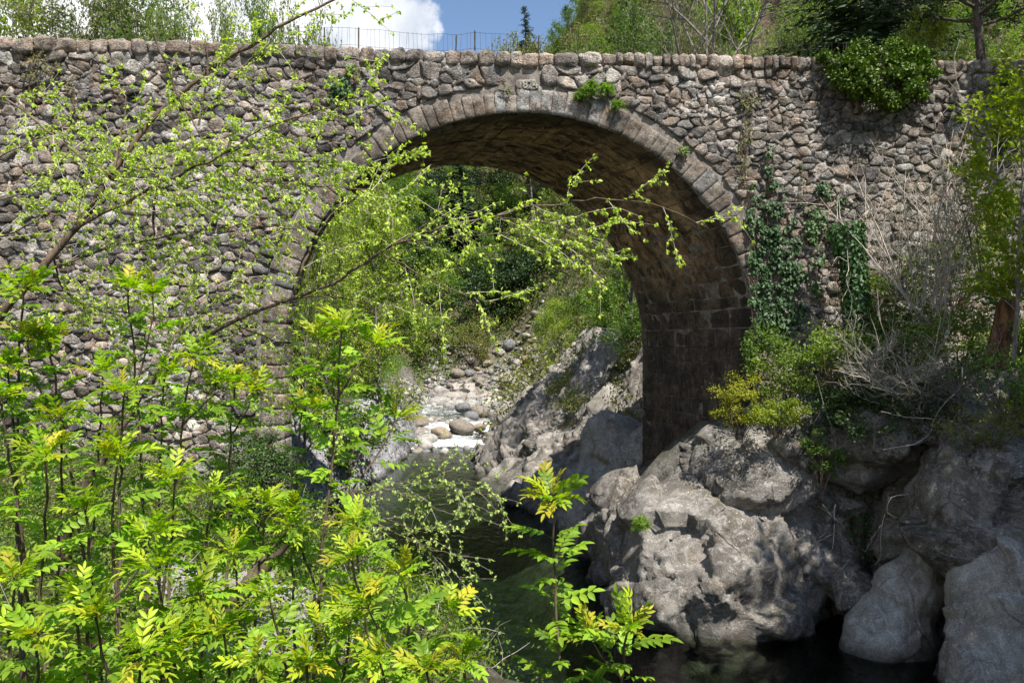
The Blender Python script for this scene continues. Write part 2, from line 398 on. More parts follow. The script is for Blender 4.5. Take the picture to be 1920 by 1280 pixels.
# the pale trodden path on the near bank
ux = np.linspace(0, 1, 40); uy = np.linspace(-1, 1, 9)
pc = np.array([[-2.2 - 2.6 * a + 0.3 * math.sin(a * 7), 7.0 + 4.0 * a] for a in ux])
PV = []
for i, (cx_, cy_) in enumerate(pc):
    for b in uy:
        w_ = 1.0 + 0.2 * math.sin(i * 0.9) + 0.12 * math.sin(i * 2.7 + b)
        PV.append((cx_ + b * w_ * 0.85, cy_ + b * w_ * 0.5, 0))
PV = np.array(PV); PV[:, 2] = terrain(PV[:, 0], PV[:, 1]) + 0.035 - 0.09 * np.tile(np.abs(uy) ** 4, 40)
obj('path', mesh('path', PV, grid_faces(40, 9)[:, ::-1], M['path'], smooth=True), kind='structure')

# ------------------------------------------------------------------ water: clear surface over the bed, absorbing body
t = NT('river_water'); p = t.pos()
fo = t.attr('foam', True)
rip = t.math('ADD', t.noise(5.0, 4, 0.6, t.mapv(p, scale=(1.0, 0.75, 1)), 0.6), t.math('MULTIPLY', t.noise(1.6, 3, 0.5, p, 0.5), 1.4))
nb = t.bump(rip, 0.40, 0.045)
fr = t.n('ShaderNodeFresnel'); fr.inputs['IOR'].default_value = 1.33; t.l(nb, fr.inputs['Normal'])
gl = t.n('ShaderNodeBsdfGlossy'); gl.inputs['Roughness'].default_value = 0.06; t.l(nb, gl.inputs['Normal'])
trn = t.n('ShaderNodeBsdfTransparent'); trn.inputs['Color'].default_value = (0.80, 0.85, 0.76, 1)
m1 = t.n('ShaderNodeMixShader'); t.l(fr.outputs[0], m1.inputs[0]); t.l(trn.outputs[0], m1.inputs[1]); t.l(gl.outputs[0], m1.inputs[2])
fb = t.bsdf(t.mix(t.rng(t.noise(5, 5, 0.7, p), 0.3, 0.7), (0.62, 0.68, 0.70), (0.88, 0.89, 0.90)), 0.6, t.bump(t.noise(7, 5, 0.7, t.mapv(p, scale=(2, 0.7, 1))), 0.8, 0.08))
m2 = t.n('ShaderNodeMixShader')
ff = t.rng(t.math('ADD', fo, t.math('MULTIPLY', t.math('SUBTRACT', t.noise(4.5, 6, 0.75, t.mapv(p, scale=(1.6, 0.7, 1)), 0.8), 0.5), 1.5)), 0.30, 0.95)
t.l(ff, m2.inputs[0]); t.l(m1.outputs[0], m2.inputs[1]); t.l(fb, m2.inputs[2])
va = t.n('ShaderNodeVolumeAbsorption'); va.inputs['Color'].default_value = (0.26, 0.42, 0.26, 1); va.inputs['Density'].default_value = 0.62
t.l(va.outputs[0], t.out.inputs['Volume'])
M['water'] = t.done(m2.outputs[0])
wx = np.linspace(-34, 40, 150); wy = np.concatenate([np.linspace(-40, 8, 14), np.linspace(8.4, 37, 60), np.linspace(37.2, 60, 110), np.linspace(60.5, 75, 20)])
WX, WY = np.meshgrid(wx, wy, indexing='ij')
P = np.stack([WX, WY, 0 * WX], -1).reshape(-1, 3)
fast = (smooth_n(WY, 37.5, 39) * (1 - smooth_n(WY, 58, 64))).ravel()
WZ = water_level(WY).ravel() + fast * (fbm(P * np.array([1.3, 0.8, 1]), 5, 3) * 0.13)
slope = np.gradient(water_level(wy), wy)
foam = (np.clip(slope, 0, 0.25)[None, :] / 0.25 * np.ones_like(WX)).ravel()
foam = np.clip(foam * 1.0 + fast * 0.20 + 0.35 * fast * np.clip(fbm(P * 0.7, 8, 3) * 2, 0, 1), 0, 1) * fast
foam *= (WX.ravel() > -9) * (WX.ravel() < 4)
n0 = len(P); top = np.column_stack([P[:, 0], P[:, 1], WZ]); bot = top.copy(); bot[:, 2] = np.minimum(top[:, 2] - 3.5, -3.5)
g = grid_faces(len(wx), len(wy)); nu, nv = len(wx), len(wy)
idx = np.arange(n0).reshape(nu, nv)
ring = np.concatenate([idx[:, 0], idx[-1, 1:], idx[-2::-1, -1], idx[0, -2:0:-1]])
side = np.stack([ring, np.roll(ring, -1), np.roll(ring, -1) + n0, ring + n0], 1)
me = mesh('river_water', np.vstack([top, bot]), [g[:, ::-1], g + n0, side[:, ::-1]], M['water'], smooth=True, extra={'foam': np.concatenate([foam, foam * 0])})
obj('river_water', me, kind='structure')

# ------------------------------------------------------------------ rock
import bmesh
def ico(sub):
    bm = bmesh.new(); bmesh.ops.create_icosphere(bm, subdivisions=sub, radius=1)
    V = np.array([v.co[:] for v in bm.verts]); Fc = np.array([[v.index for v in f.verts] for f in bm.faces]); bm.free()
    return V, Fc
ICO = {k: ico(k) for k in (1, 2, 3, 4, 5)}
def normals(V, Fc):
    n = np.zeros_like(V)
    for k in range(1, Fc.shape[1] - 1):
        fn = np.cross(V[Fc[:, k]] - V[Fc[:, 0]], V[Fc[:, k + 1]] - V[Fc[:, 0]])
        for j in (0, k, k + 1): np.add.at(n, Fc[:, j], fn)
    return n / (np.linalg.norm(n, axis=1, keepdims=True) + 1e-9)

def facets(P, s, k=1.0):
    """broken planes: every jittered cell tilts its own way"""
    P = np.asarray(P, float); I = np.floor(P); best = np.full(len(P), 9.0); val = np.zeros(len(P))
    for dx in (-1, 0, 1):
        for dy in (-1, 0, 1):
            for dz in (-1, 0, 1):
                C = I + (dx, dy, dz)
                J = C + np.stack([_hash(C[:, 0], C[:, 1], C[:, 2], s + q) for q in (1, 2, 3)], 1)
                D = P - J; d = np.linalg.norm(D, axis=1)
                T_ = np.stack([_hash(C[:, 0], C[:, 1], C[:, 2], s + q) - 0.5 for q in (4, 5, 6)], 1)
                v = (D * T_).sum(1) * 2.0 * k + (_hash(C[:, 0], C[:, 1], C[:, 2], s + 7) - 0.5) * 0.45
                m = d < best; best = np.where(m, d, best); val = np.where(m, v, val)
    return val

def union(ells, voxel):
    """one closed skin round overlapping ellipsoids (centre, radii, turn about z, tilt)"""
    Vs, Fs, k = [], [], 0
    for c, r, rz, ry in ells:
        V, Fc = ICO[4]
        m = Matrix.Rotation(rz, 3, 'Z') @ Matrix.Rotation(ry, 3, 'Y')
        W = (V * (1 + 0.16 * fbm(V * 1.6 + np.array(c), 4, 3)[:, None])) * np.array(r) @ np.array(m).T + np.array(c)
        Vs.append(W); Fs.append(Fc + k); k += len(V)
    me = mesh('tmp', np.vstack(Vs), np.vstack(Fs))
    o = bpy.data.objects.new('tmp', me); COL.objects.link(o)
    md = o.modifiers.new('r', 'REMESH'); md.mode = 'VOXEL'; md.voxel_size = voxel
    ms_ = o.modifiers.new('s', 'SMOOTH'); ms_.factor = 0.5; ms_.iterations = 6
    dg = bpy.context.evaluated_depsgraph_get(); ev = o.evaluated_get(dg); m2 = ev.to_mesh()
    V = np.zeros(len(m2.vertices) * 3, np.float32); m2.vertices.foreach_get('co', V); V = V.reshape(-1, 3).astype(float)
    L = np.zeros(len(m2.loops), np.int32); m2.loops.foreach_get('vertex_index', L); Fc = L.reshape(-1, 4)
    ev.to_mesh_clear(); bpy.data.objects.remove(o); bpy.data.meshes.remove(me)
    return V, Fc

def rock(name, ells, mat, voxel=0.07, amp=1.0, seed=1, fct=1.0, crk=0.7, strata=None, s_amp=0.0, **kw):
    V, Fc = union(ells, voxel)
    N = normals(V, Fc)
    fl = V @ np.array([[0.9, 0.1, -0.45], [0.2, 0.8, 0.1], [0.5, 0.2, 0.85]]) * np.array([0.45, 1.3, 1.9])
    d = fbm(V * 0.55, seed, 3) * 0.24 + ridged(fl * 0.6, seed + 5, 3) * 0.11 + fbm(fl * 1.8, seed + 9, 3) * 0.045 + ridged(fl * 3.1, seed + 15, 2) * 0.012
    d1, d2 = worley(V * np.array([0.55, 0.55, 0.75]) + fbm(V * 1.2, seed + 3, 2)[:, None] * 0.3, seed)
    d -= (1 - smooth_n(d2 - d1, 0.0, 0.05)) * 0.16 * crk
    wv = np.stack([fbm(V * 0.8, seed + 51 + q, 2) for q in range(3)], 1) * 0.5
    d += facets((V + wv * 0.6) * np.array([0.75, 0.75, 0.9]), seed + 60) * 0.40 * fct + facets((V + wv) * 2.2, seed + 70) * 0.045 * fct
    d += fbm(V * 9, seed + 2, 2) * 0.008
    if strata is not None:
        q = V @ np.array(strata) + fbm(V * 0.7, seed + 31, 3) * 0.5
        d += s_amp * (np.abs((q % 1.0) - 0.5) * 2 - 0.5) + s_amp * 0.4 * vnoise(np.column_stack([q * 2.7, q * 0, q * 0]), 4)
    V = V + N * (d * amp)[:, None]
    o = obj(name, mesh(name, V, Fc, mat, smooth=True), None, **kw)
    return o

rock('rock_outcrop', [
    ((3.3, 15.5, 0.5), (1.35, 1.6, 2.0), 0.2, 0.1),
    ((4.3, 14.9, 0.2), (1.55, 1.4, 1.75), -0.2, 0.25),
    ((5.3, 15.3, 0.9), (1.5, 1.2, 1.6), 0.1, 0.5),
    ((5.4, 15.4, 2.5), (1.45, 1.0, 0.95), 0, 0.2),
    ((4.55, 15.9, 2.4), (0.8, 0.9, 1.3), 0, -0.1),
    ((6.6, 15.5, 2.4), (1.1, 0.9, 1.1), 0, 0.2),
    ((3.2, 17.8, 0.4), (1.3, 2.4, 1.9), 0.3, 0.0),
    ((4.5, 16.0, 1.4), (1.3, 1.2, 1.5), 0, 0.0),
    ((6.4, 15.3, 1.0), (1.2, 1.1, 0.9), 0, 0.3)], M['rock'], 0.075, 0.9, 3, kind='structure')
rock('smooth_rock_spur', [
    ((3.5, 22.6, 1.1), (1.3, 1.8, 2.35), 0.1, -0.3),
    ((2.6, 21.6, 0.6), (1.1, 1.6, 1.6), 0.2, 0.2),
    ((4.4, 21.4, 1.0), (1.3, 1.2, 2.1), 0, -0.2)], M['rock_pale'], 0.08, 0.85, 12, 0.6, 0.4, kind='structure')
rock('cliff_recess', [
    ((7.4, 16.0, 1.3), (2.3, 1.2, 3.0), 0.1, 0),
    ((9.6, 15.0, 1.8), (2.2, 1.6, 3.4), 0, 0),
    ((6.5, 15.9, 3.2), (1.6, 1.2, 1.0), 0, 0),
    ((6.5, 14.9, 3.45), (1.5, 1.0, 0.60), 0, 0.1),
    ((7.9, 14.1, 3.75), (1.7, 1.1, 0.62), 0, 0)], M['rock_dark'], 0.10, 1.0, 21, kind='structure')
rock('cliff', [
    ((8.6, 12.9, 2.6), (1.55, 1.2, 1.5), 0.2, 0.1),
    ((10.6, 12.6, 2.2), (2.0, 1.6, 2.6), 0, 0),
    ((8.3, 12.7, 1.7), (0.9, 0.9, 0.8), 0.2, 0.3),
    ((9.2, 13.6, 0.8), (1.6, 1.2, 1.6), 0, 0)], M['rock_dark'], 0.075, 0.9, 33, kind='structure')

# layered rock slope under the far bank, ridges running up and down it
def bank_patch(name, mat, y0, y1, t1, side, dirq, amp, seed, lift=0.12, ny=260, nt=120, per=1.15):
    ty = np.linspace(y0, y1, ny); tt = np.linspace(-0.9, t1, nt)
    TY, TT = np.meshgrid(ty, tt, indexing='ij')
    E = np.interp(TY, _ys, _Rs if side > 0 else _Ls)
    X = E + side * TT
    Z = terrain(X, TY, False); Z = np.where(TT < 0, np.maximum(Z, water_level(TY) - 0.8 + TT * 0.3), Z)
    P = np.stack([X, TY, Z], -1).reshape(-1, 3)
    N = normals(P, grid_faces(ny, nt)); N = np.where(N[:, 2:3] < 0, -N, N)
    w = fbm(P * 0.45, seed, 3)
    q = (P @ np.array(dirq)) / per + w * 0.9
    saw = q % 1.0
    cell = np.floor(q)
    hs = _hash(cell, cell * 0, cell * 0, seed)
    d = (0.75 * (saw ** 1.7) + 0.6 * hs) * amp - 0.45 * amp
    d += ridged(P * np.array([0.8, 1.6, 0.8]), seed + 7, 4) * 0.10 * amp + fbm(P * 2.4, seed + 4, 4) * 0.08 * amp + fbm(P * 0.3, seed + 8, 2) * 0.5 * amp
    wv2 = np.stack([fbm(P * 0.6, seed + 51 + k_, 2) for k_ in range(3)], 1) * 0.6
    d += facets((P + wv2) * np.array([0.6, 1.1, 0.7]), seed + 60) * 0.38 * amp + facets((P + wv2) * np.array([1.2, 3.0, 1.4]), seed + 70) * 0.09 * amp
    q2 = (P @ np.array(dirq)) / (per * 0.27) + w * 3
    d += 0.17 * amp * (np.abs((q2 % 1) - 0.5) * 2 - 0.5)
    fade = np.minimum(1, np.minimum((TT - tt[0]) / 0.4, (tt[-1] - TT) / 1.2)).ravel()
    V = P + N * ((d + lift) * np.clip(fade, -0.2, 1) - 0.45 * (1 - np.clip(fade, 0, 1)))[:, None]
    f = grid_faces(ny, nt)
    obj(name, mesh(name, V, f if side > 0 else f[:, ::-1], mat, smooth=True), kind='structure')
bank_patch('layered_rock_slope', M['rock_strata'], 22.5, 50, 6.3, 1, (0.30, 0.80, -0.25), 0.85, 41, per=0.95)
bank_patch('pitted_rock_bank', M['rock_left'], 23.0, 41, 2.6, -1, (0.2, 0.75, 0.5), 0.32, 55, per=0.7)

def boulder(name, c, r, mat, seed, label, cat='boulder', sub=5, amp=0.16, rz=0.0, ry=0.0, group=None, fct=0.8, colr=(0.3, 0.29, 0.27)):
    V, Fc = ICO[sub]
    d = 1 + amp * fbm(V * 1.1 + seed * 3.1, seed, 3) * 1.6 + amp * 0.5 * ridged(V * 2.0 + seed, seed + 2, 3) * 0.5 + amp * 0.22 * fbm(V * 6, seed + 5, 3)
    d += facets(V * 1.3 + seed * 3.7, seed + 9) * fct * 0.30 + facets(V * 3.1 + seed, seed + 19) * fct * 0.07
    W = V * d[:, None] * np.array(r)
    o = obj(name, mesh(name, W, Fc, mat, colr, smooth=True), None, label=label, cat=cat, group=group)
    o.location = c; o.rotation_euler = (0, ry, rz)
    return o
rock('boulder', [((6.85, 13.4, 0.15), (0.85, 0.75, 0.85), 0, 0.2), ((7.15, 13.45, 0.8), (0.60, 0.6, 0.8), 0, 0.35), ((7.4, 13.5, 1.25), (0.4, 0.45, 0.6), 0, 0.3)], M['rock_pale'], 0.05, 0.6, 5, 0.4, 0.25, label='smooth pale boulder sloping into the dark pool beside the round grey stone', cat='boulder')
rock('boulder', [((7.75, 11.8, 0.0), (1.0, 0.8, 1.2), 0.2, 0.1), ((8.2, 12.0, 1.0), (0.95, 0.75, 1.5), 0, -0.35), ((7.85, 12.1, 1.3), (0.55, 0.5, 1.1), 0, 0.12)], M['rock_pale'], 0.05, 0.6, 9, 0.6, 0.15, label='largest smooth pale boulder at the pool edge below the lichen-spotted cliff', cat='boulder')
boulder('boulder', (6.42, 13.85, 0.70), (0.40, 0.36, 0.37), M['rock'], 14, 'round dark grey stone wedged in the shade between outcrop and pale boulder', amp=0.10)
boulder('boulder', (8.05, 13.0, 1.62), (0.34, 0.3, 0.3), M['rock_dark'], 15, 'small rusty brown stone perched behind the two pale boulders', amp=0.15)
boulder('boulder', (7.95, 13.2, 2.35), (0.55, 0.45, 0.42), M['rock'], 16, 'grey knob of rock hanging below the mossy cliff ledge', amp=0.2)

# ------------------------------------------------------------------ river stones and scree
STONE_TONES = [(0.29, 0.28, 0.26), (0.23, 0.22, 0.21), (0.15, 0.15, 0.155), (0.35, 0.33, 0.30), (0.25, 0.20, 0.15), (0.18, 0.155, 0.13)]
variants = []
rs = np.random.default_rng(8)
for k in range(10):
    V, Fc = ICO[3]
    d = 1 + 0.22 * fbm(V * 1.2 + k * 5.3, k, 3) + 0.08 * ridged(V * 2 + k, k + 3, 3)
    cl = STONE_TONES[k % 6]
    variants.append((V * d[:, None] * np.array([1, 0.8 + 0.1 * (k % 3), 0.58 + 0.08 * (k % 4)]), Fc, cl))
vm = [mesh('river_stone', v, f, M['pebble'], c, smooth=True) for v, f, c in variants]
def stone(me, x, y, s, z=None, label=None, group=None, name='river_stone', sink=0.25):
    o = bpy.data.objects.new(name, me)
    if z is None:
        z = max(float(terrain(np.array([x]), np.array([y]), False)[0]), float(water_level(np.array([y]))[0]) - 0.25 * s) + s * (0.6 - sink)
    o.location = (x, y, z); o.scale = (s, s * rs.uniform(0.8, 1.15), s * rs.uniform(0.8, 1.1))
    o.rotation_euler = (rs.uniform(-.3, .3), rs.uniform(-.3, .3), rs.uniform(0, 6.28))
    return link(o, None, label, 'stone', group)
def fixed(X, Y, d, s, k, label):
    q = px(X, Y, d); stone(vm[k], q[0], q[1], s, q[2], label)
fixed(827, 812, 40.2, 0.62, 4, 'rusty tan boulder splitting the lower white rapids')
fixed(866, 800, 41.4, 0.70, 5, 'flat mossy brown stone beside the lower cascade')
fixed(797, 836, 38.0, 0.50, 3, 'white rounded stone at the water line below the rapids')
fixed(788, 794, 43.5, 0.52, 5, 'low brown stone at the west end of the upper rapids')
fixed(868, 764, 47.0, 0.52, 2, 'dark grey humped stone above the upper pool')
fixed(884, 781, 45.0, 0.50, 2, 'tilted slate grey stone standing in the upper pool')
fixed(898, 800, 42.6, 0.45, 4, 'small tan stone at the lip of the cascade')
fixed(900, 772, 46.2, 0.62, 5, 'angular brown stone behind the slate grey one')
fixed(926, 778, 45.6, 0.45, 1, 'pale round stone against the rock slope by the upper pool')
fixed(940, 766, 46.5, 0.75, 1, 'big shaded stone where the rock slope meets the upper pool')
fixed(872, 789, 44.0, 0.40, 0, 'flat cream stone lying in shallow water above the cascade')
fixed(800, 823, 39.0, 0.60, 0, 'low wet stone with white water sliding round it')
n = 0
pts = []
for i in range(2600):
    y = rs.uniform(44.0, 62); x = rs.uniform(-6.8, 3.0) - max(0, y - 54) * 0.05
    if y < 48.5 and x < -3.4 + rs.uniform(-.5, .5): continue
    if y < 46 and x > 0.3: continue
    if y < 50.5 and x < -0.6: continue
    s = float(np.clip(rs.lognormal(-1.15, 0.42), 0.15, 0.8))
    if any((x - a) ** 2 + (y - b) ** 2 < (0.8 * (s + c)) ** 2 for a, b, c in pts): continue
    pts.append((x, y, s))
    if len(pts) >= 270: break
for i, (x, y, s) in enumerate(pts):
    stone(vm[i % 10], x, y, s, None, 'pale water-worn stone in the stony bar upstream of the rapids', 'stones of the river bar')
pts2 = []
for i in range(400):
    y = rs.uniform(36.5, 44.5); x = rs.uniform(-5.4, -1.0)
    s = float(np.clip(rs.lognormal(-1.9, 0.4), 0.1, 0.28))
    if any((x - a) ** 2 + (y - b) ** 2 < (1.3 * (s + c)) ** 2 for a, b, c in pts2): continue
    pts2.append((x, y, s))
    if len(pts2) >= 38: break
for i, (x, y, s) in enumerate(pts2):
    stone(vm[(i * 3) % 10], x, y, s, float(water_level(np.array([y]))[0]) - 0.05 * s, 'small half-drowned stone among the white rapids', 'stones in the rapids', sink=0.4)

def angular(seed):
    V, Fc = ICO[3]; d = 1 + facets(V * 1.5 + seed * 4.1, seed) * 0.55 + 0.12 * fbm(V * 2 + seed, seed, 3)
    return mesh('scree_block', V * d[:, None] * np.array([1, 0.8, 0.65]), Fc, M['pebble'], [(0.28, 0.245, 0.22), (0.23, 0.205, 0.185), (0.32, 0.29, 0.26), (0.20, 0.175, 0.15)][seed % 4])
am = [angular(k) for k in range(8)]
pts3 = []
for i in range(2500):
    y = rs.uniform(52, 59); x = rs.uniform(-5.0, 5.0) + (y - 55) * 0.12
    s_ = float(np.clip(rs.lognormal(-0.75, 0.45), 0.22, 1.3))
    if any((x - a) ** 2 + (y - b) ** 2 < (0.62 * (s_ + c)) ** 2 for a, b, c in pts3): continue
    if fbm(np.array([[x * 0.22, y * 0.22, 0]]), 4, 2)[0] < -0.22: continue
    pts3.append((x, y, s_))
    if len(pts3) >= 110: break
for i, (x, y, s_) in enumerate(pts3):
    stone(am[i % 8], x, y, s_, None, 'angular broken block of the pale scree above the river bar', 'scree blocks above the river bar', 'scree_block', sink=0.35)

# gravel and cobbles packed between the larger stones
def gravel():
    g_ = np.random.default_rng(12); V, Fc = ico(1); n = 5200; AV, AF, AC = [], [], []
    y = np.concatenate([g_.uniform(43.5, 60, n - 900), g_.uniform(37, 46, 900)]); x = np.concatenate([g_.uniform(-7.0, 4.0, n - 900), np.interp(y[n - 900:], _ys, _Ls) + np.abs(g_.normal(size=900)) * 0.5])
    k_ = ~((y > 46) & (y < 50.5) & (x < -0.5)) | (x < -6.0); x, y = x[k_], y[k_]; n = len(x)
    z = np.maximum(terrain(x, y, True), water_level(y) - 0.06); s_ = np.clip(g_.lognormal(-2.35, 0.45, n), 0.05, 0.28)
    W = V[None] * s_[:, None, None] * np.array([1.2, 1.0, 0.7]) * (1 + 0.25 * g_.normal(size=(n, len(V), 1)).clip(-1, 1)) + np.stack([x, y, z], 1)[:, None, :]
    tn = np.array(STONE_TONES)[g_.integers(0, 6, n)] * g_.uniform(0.75, 1.15, (n, 1))
    obj('gravel', mesh('gravel', W.reshape(-1, 3), (Fc[None] + (np.arange(n) * len(V))[:, None, None]).reshape(-1, 3), M['pebble'], np.repeat(tn, len(V), 0)), kind='stuff')
gravel()
# ------------------------------------------------------------------ the bridge
D0 = 15.7; CX = 0.18; CZ = EYE - (653 - 640) / F * D0; RI = 5.0; RO = 5.56; BW = 4.66; SK = -1.59 / 4.66
def zc_top(x):                       # top line of the parapet
    X = np.asarray(x, float) / D0 * F + 960
    Y = np.interp(X, [-300, 0, 300, 640, 960, 1300, 1700, 2200], [66, 70, 76, 88, 98, 103, 112, 120])
    return EYE - (Y - 640) / F * D0
COPE = 0.255
bridge = empty('stone_bridge', (0, D0, 0), 'single-arched rubble stone bridge spanning the rocky river', 'bridge')
wall_r = empty('retaining_wall', (8, D0, 0), 'shaded rubble stone wall carrying the road beyond the bridge arch', 'wall')
XS = 6.35                           # where the bridge stops and the retaining wall begins
def child(name, me, par, **kw):
    o = obj(name, me, par, **kw); o.location = -par.location; return o
# mortar core with the arch cut out
def core(name, x0, x1, par, zb=0.2):
    xs = sorted(set(list(np.linspace(x0, x1, max(2, int((x1 - x0) / 0.25)))) + [v for v in (CX - RI, CX + RI) if x0 < v < x1] + [CX + RI * math.cos(a) for a in np.linspace(0.02, math.pi - 0.02, 60) if x0 < CX + RI * math.cos(a) < x1]))
    xs = np.array(xs); n = len(xs); V = []; Fq = []
    zt = zc_top(xs) - COPE
    inside = np.abs(xs - CX) < RI - 1e-6
    zl = np.where(inside, CZ + np.sqrt(np.maximum(RI ** 2 - (xs - CX) ** 2, 0)), zb)
    def add(i, j, za, zb_, ya, yb):
        k = len(V)
        for (x, z, y) in ((xs[i], za[0], ya), (xs[j], za[1], ya), (xs[j], zb_[1], ya), (xs[i], zb_[0], ya)): V.append((x + SK * (y - D0), y, z))
        Fq.append((k, k + 1, k + 2, k + 3))
    yf, yb = D0 + 0.020, D0 + BW
    for i in range(n - 1):
        mid = (xs[i] + xs[i + 1]) / 2
        ins = abs(mid - CX) < RI
        lo = (CZ + math.sqrt(max(RI ** 2 - (xs[i] - CX) ** 2, 0)), CZ + math.sqrt(max(RI ** 2 - (xs[i + 1] - CX) ** 2, 0))) if ins else (zb, zb)
        hi = (zt[i], zt[i + 1])
        add(i, i + 1, lo, hi, yf, yf)
        add(i + 1, i, (lo[1], lo[0]), (hi[1] - 0.9, hi[0] - 0.9), yb, yb)
        # top of the parapet and the roadway behind it
        k = len(V); yp = D0 + 0.45
        for (x, z, y) in ((xs[i], hi[0], yf), (xs[i + 1], hi[1], yf), (xs[i + 1], hi[1], yp), (xs[i], hi[0], yp), (xs[i], hi[0] - 0.9, yp), (xs[i + 1], hi[1] - 0.9, yp), (xs[i + 1], hi[1] - 0.9, yb), (xs[i], hi[0] - 0.9, yb)): V.append((x + SK * (y - D0), y, z))
        Fq += [(k, k + 1, k + 2, k + 3), (k + 3, k + 2, k + 5, k + 4), (k + 4, k + 5, k + 6, k + 7)]
        if ins:
            k = len(V)
            for (x, z, y) in ((xs[i], lo[0], yf), (xs[i], lo[0], yb), (xs[i + 1], lo[1], yb), (xs[i + 1], lo[1], yf)): V.append((x + SK * (y - D0), y, z + 0.015))
            Fq.append((k, k + 1, k + 2, k + 3))
    for s in (-1, 1):                 # inner faces of the piers
        x = CX + s * RI
        if x0 < x < x1:
            k = len(V)
            for (z, y) in ((zb, yf), (zb, yb), (CZ, yb), (CZ, yf)): V.append((x + s * 0.012 + SK * (y - D0), y, z))
            Fq.append((k, k + 1, k + 2, k + 3))
    child(name, mesh(name, np.array(V), np.array(Fq), M['mortar']), par)
core('wall_core', -13.5, XS, bridge)
core('wall_core', XS, 15.0, wall_r)

TONES = [(0.28, 0.25, 0.222), (0.33, 0.305, 0.28), (0.24, 0.215, 0.195), (0.29, 0.25, 0.215), (0.19, 0.178, 0.17), (0.37, 0.35, 0.325), (0.27, 0.225, 0.19), (0.26, 0.245, 0.235)]
rb = random.Random(4)
def clip(poly, n, d):
    """keep the side of the line where p.n <= d"""
    out = []
    for i in range(len(poly)):
        a, b = poly[i], poly[(i + 1) % len(poly)]
        da, db = a[0] * n[0] + a[1] * n[1] - d, b[0] * n[0] + b[1] * n[1] - d
        if da <= 0: out.append(a)
        if (da < 0 < db) or (db < 0 < da):
            f = da / (da - db); out.append((a[0] + (b[0] - a[0]) * f, a[1] + (b[1] - a[1]) * f))
    return out
def area(poly):
    return 0.5 * abs(sum(poly[i][0] * poly[(i + 1) % len(poly)][1] - poly[(i + 1) % len(poly)][0] * poly[i][1] for i in range(len(poly))))
def chaikin(poly, q=0.22):
    out = []
    for i in range(len(poly)):
        a, b = poly[i], poly[(i + 1) % len(poly)]
        out.append((a[0] * (1 - q) + b[0] * q, a[1] * (1 - q) + b[1] * q)); out.append((a[0] * q + b[0] * (1 - q), a[1] * q + b[1] * (1 - q)))
    return out
def resample(poly, n):
    P = np.array(poly + [poly[0]]); s = np.concatenate([[0], np.cumsum(np.linalg.norm(np.diff(P, axis=0), axis=1))])
    q = np.linspace(0, s[-1], n, endpoint=False)
    return np.column_stack([np.interp(q, s, P[:, 0]), np.interp(q, s, P[:, 1])])
def face_stone(poly, gap, bulge, seed, y0=D0, n=11, rnd=0.22, depth=0.13, flat=False):
    """a stone of the wall face: outline in (x, z), rough domed front towards -y"""
    c = np.mean(poly, axis=0)
    Q = resample(chaikin(poly, rnd), n)
    c = Q.mean(0); rad = np.linalg.norm(Q - c, axis=1, keepdims=True)
    Q = c + (Q - c) * (1 - gap / np.maximum(rad, gap * 1.5))
    if not flat:
        jj = np.arange(n)
        Q = c + (Q - c) * (1 + 0.10 * (_hash(jj + seed * 31, jj, np.full(n, seed), 9) - 0.6))[:, None]
    rings = [(1.0, depth), (1.0, 0.018 if not flat else 0.006), (0.955 if not flat else 0.985, -bulge * 0.75), (0.6, -bulge)]
    V = []
    for k, (s, y) in enumerate(rings):
        W = c + (Q - c) * s
        V.append(np.column_stack([W[:, 0], np.full(n, y0 + y), W[:, 1]]))
    V.append(np.array([[c[0], y0 - bulge * 1.02, c[1]]]))
    V = np.vstack(V)
    V0 = V[n:]; a = 0.022 if not flat else 0.010
    V0 += np.column_stack([vnoise(V0 * 5.0, seed), vnoise(V0 * 5.0, seed + 1) * 1.7, vnoise(V0 * 5.0, seed + 2)]) * a
    if not flat:
        tl = _hash(np.arange(4) + seed * 7, np.full(4, seed), np.zeros(4), 5) - 0.5
        V[2 * n:, 1] += ((V[2 * n:, 0] - c[0]) * tl[0] + (V[2 * n:, 2] - c[1]) * tl[1] * 1.3) * 0.38
        V[n:, 1] += tl[2] * 0.045
    i = np.arange(n); j = (i + 1) % n
    quads = np.vstack([np.column_stack([k * n + i, k * n + j, (k + 1) * n + j, (k + 1) * n + i]) for k in range(3)])
    tri = np.column_stack([3 * n + i, 3 * n + j, np.full(n, 4 * n)])
    return V, quads, tri

# seeds in wavering courses
seeds = []
z = 0.6
while z < 12.2:
    for_row = rb.choice((0.13, 0.16, 0.19, 0.23, 0.31)) * rb.uniform(0.9, 1.1)
    x = -13.4 + rb.uniform(0, 0.4)
    while x < 14.8:
        reg = 0.47 if x > 3.2 else (0.60 if x < -4 else 0.57)
        w = rb.uniform(0.24, 0.80) * reg * (0.72 + for_row)
        sx_, szz = x + w / 2, z - (x + 1) * 0.021 + rb.uniform(-0.10, 0.10)
        if rb.random() < 0.14 and for_row > 0.25:
            seeds += [(sx_, szz + for_row * 0.27), (sx_ + rb.uniform(-.05, .05), szz - for_row * 0.27)]
        else: seeds.append((sx_, szz))
        x += w
    z += for_row * (0.80 if False else 1.0)
S = np.array(seeds)
dist = np.hypot(S[:, 0] - CX, S[:, 1] - CZ)
keep = np.where(S[:, 1] > CZ, dist > RO + 0.10, np.abs(S[:, 0] - CX) > RO + 0.10) & (S[:, 1] < zc_top(S[:, 0]) - COPE - 0.07) & (S[:, 1] > 0.7)
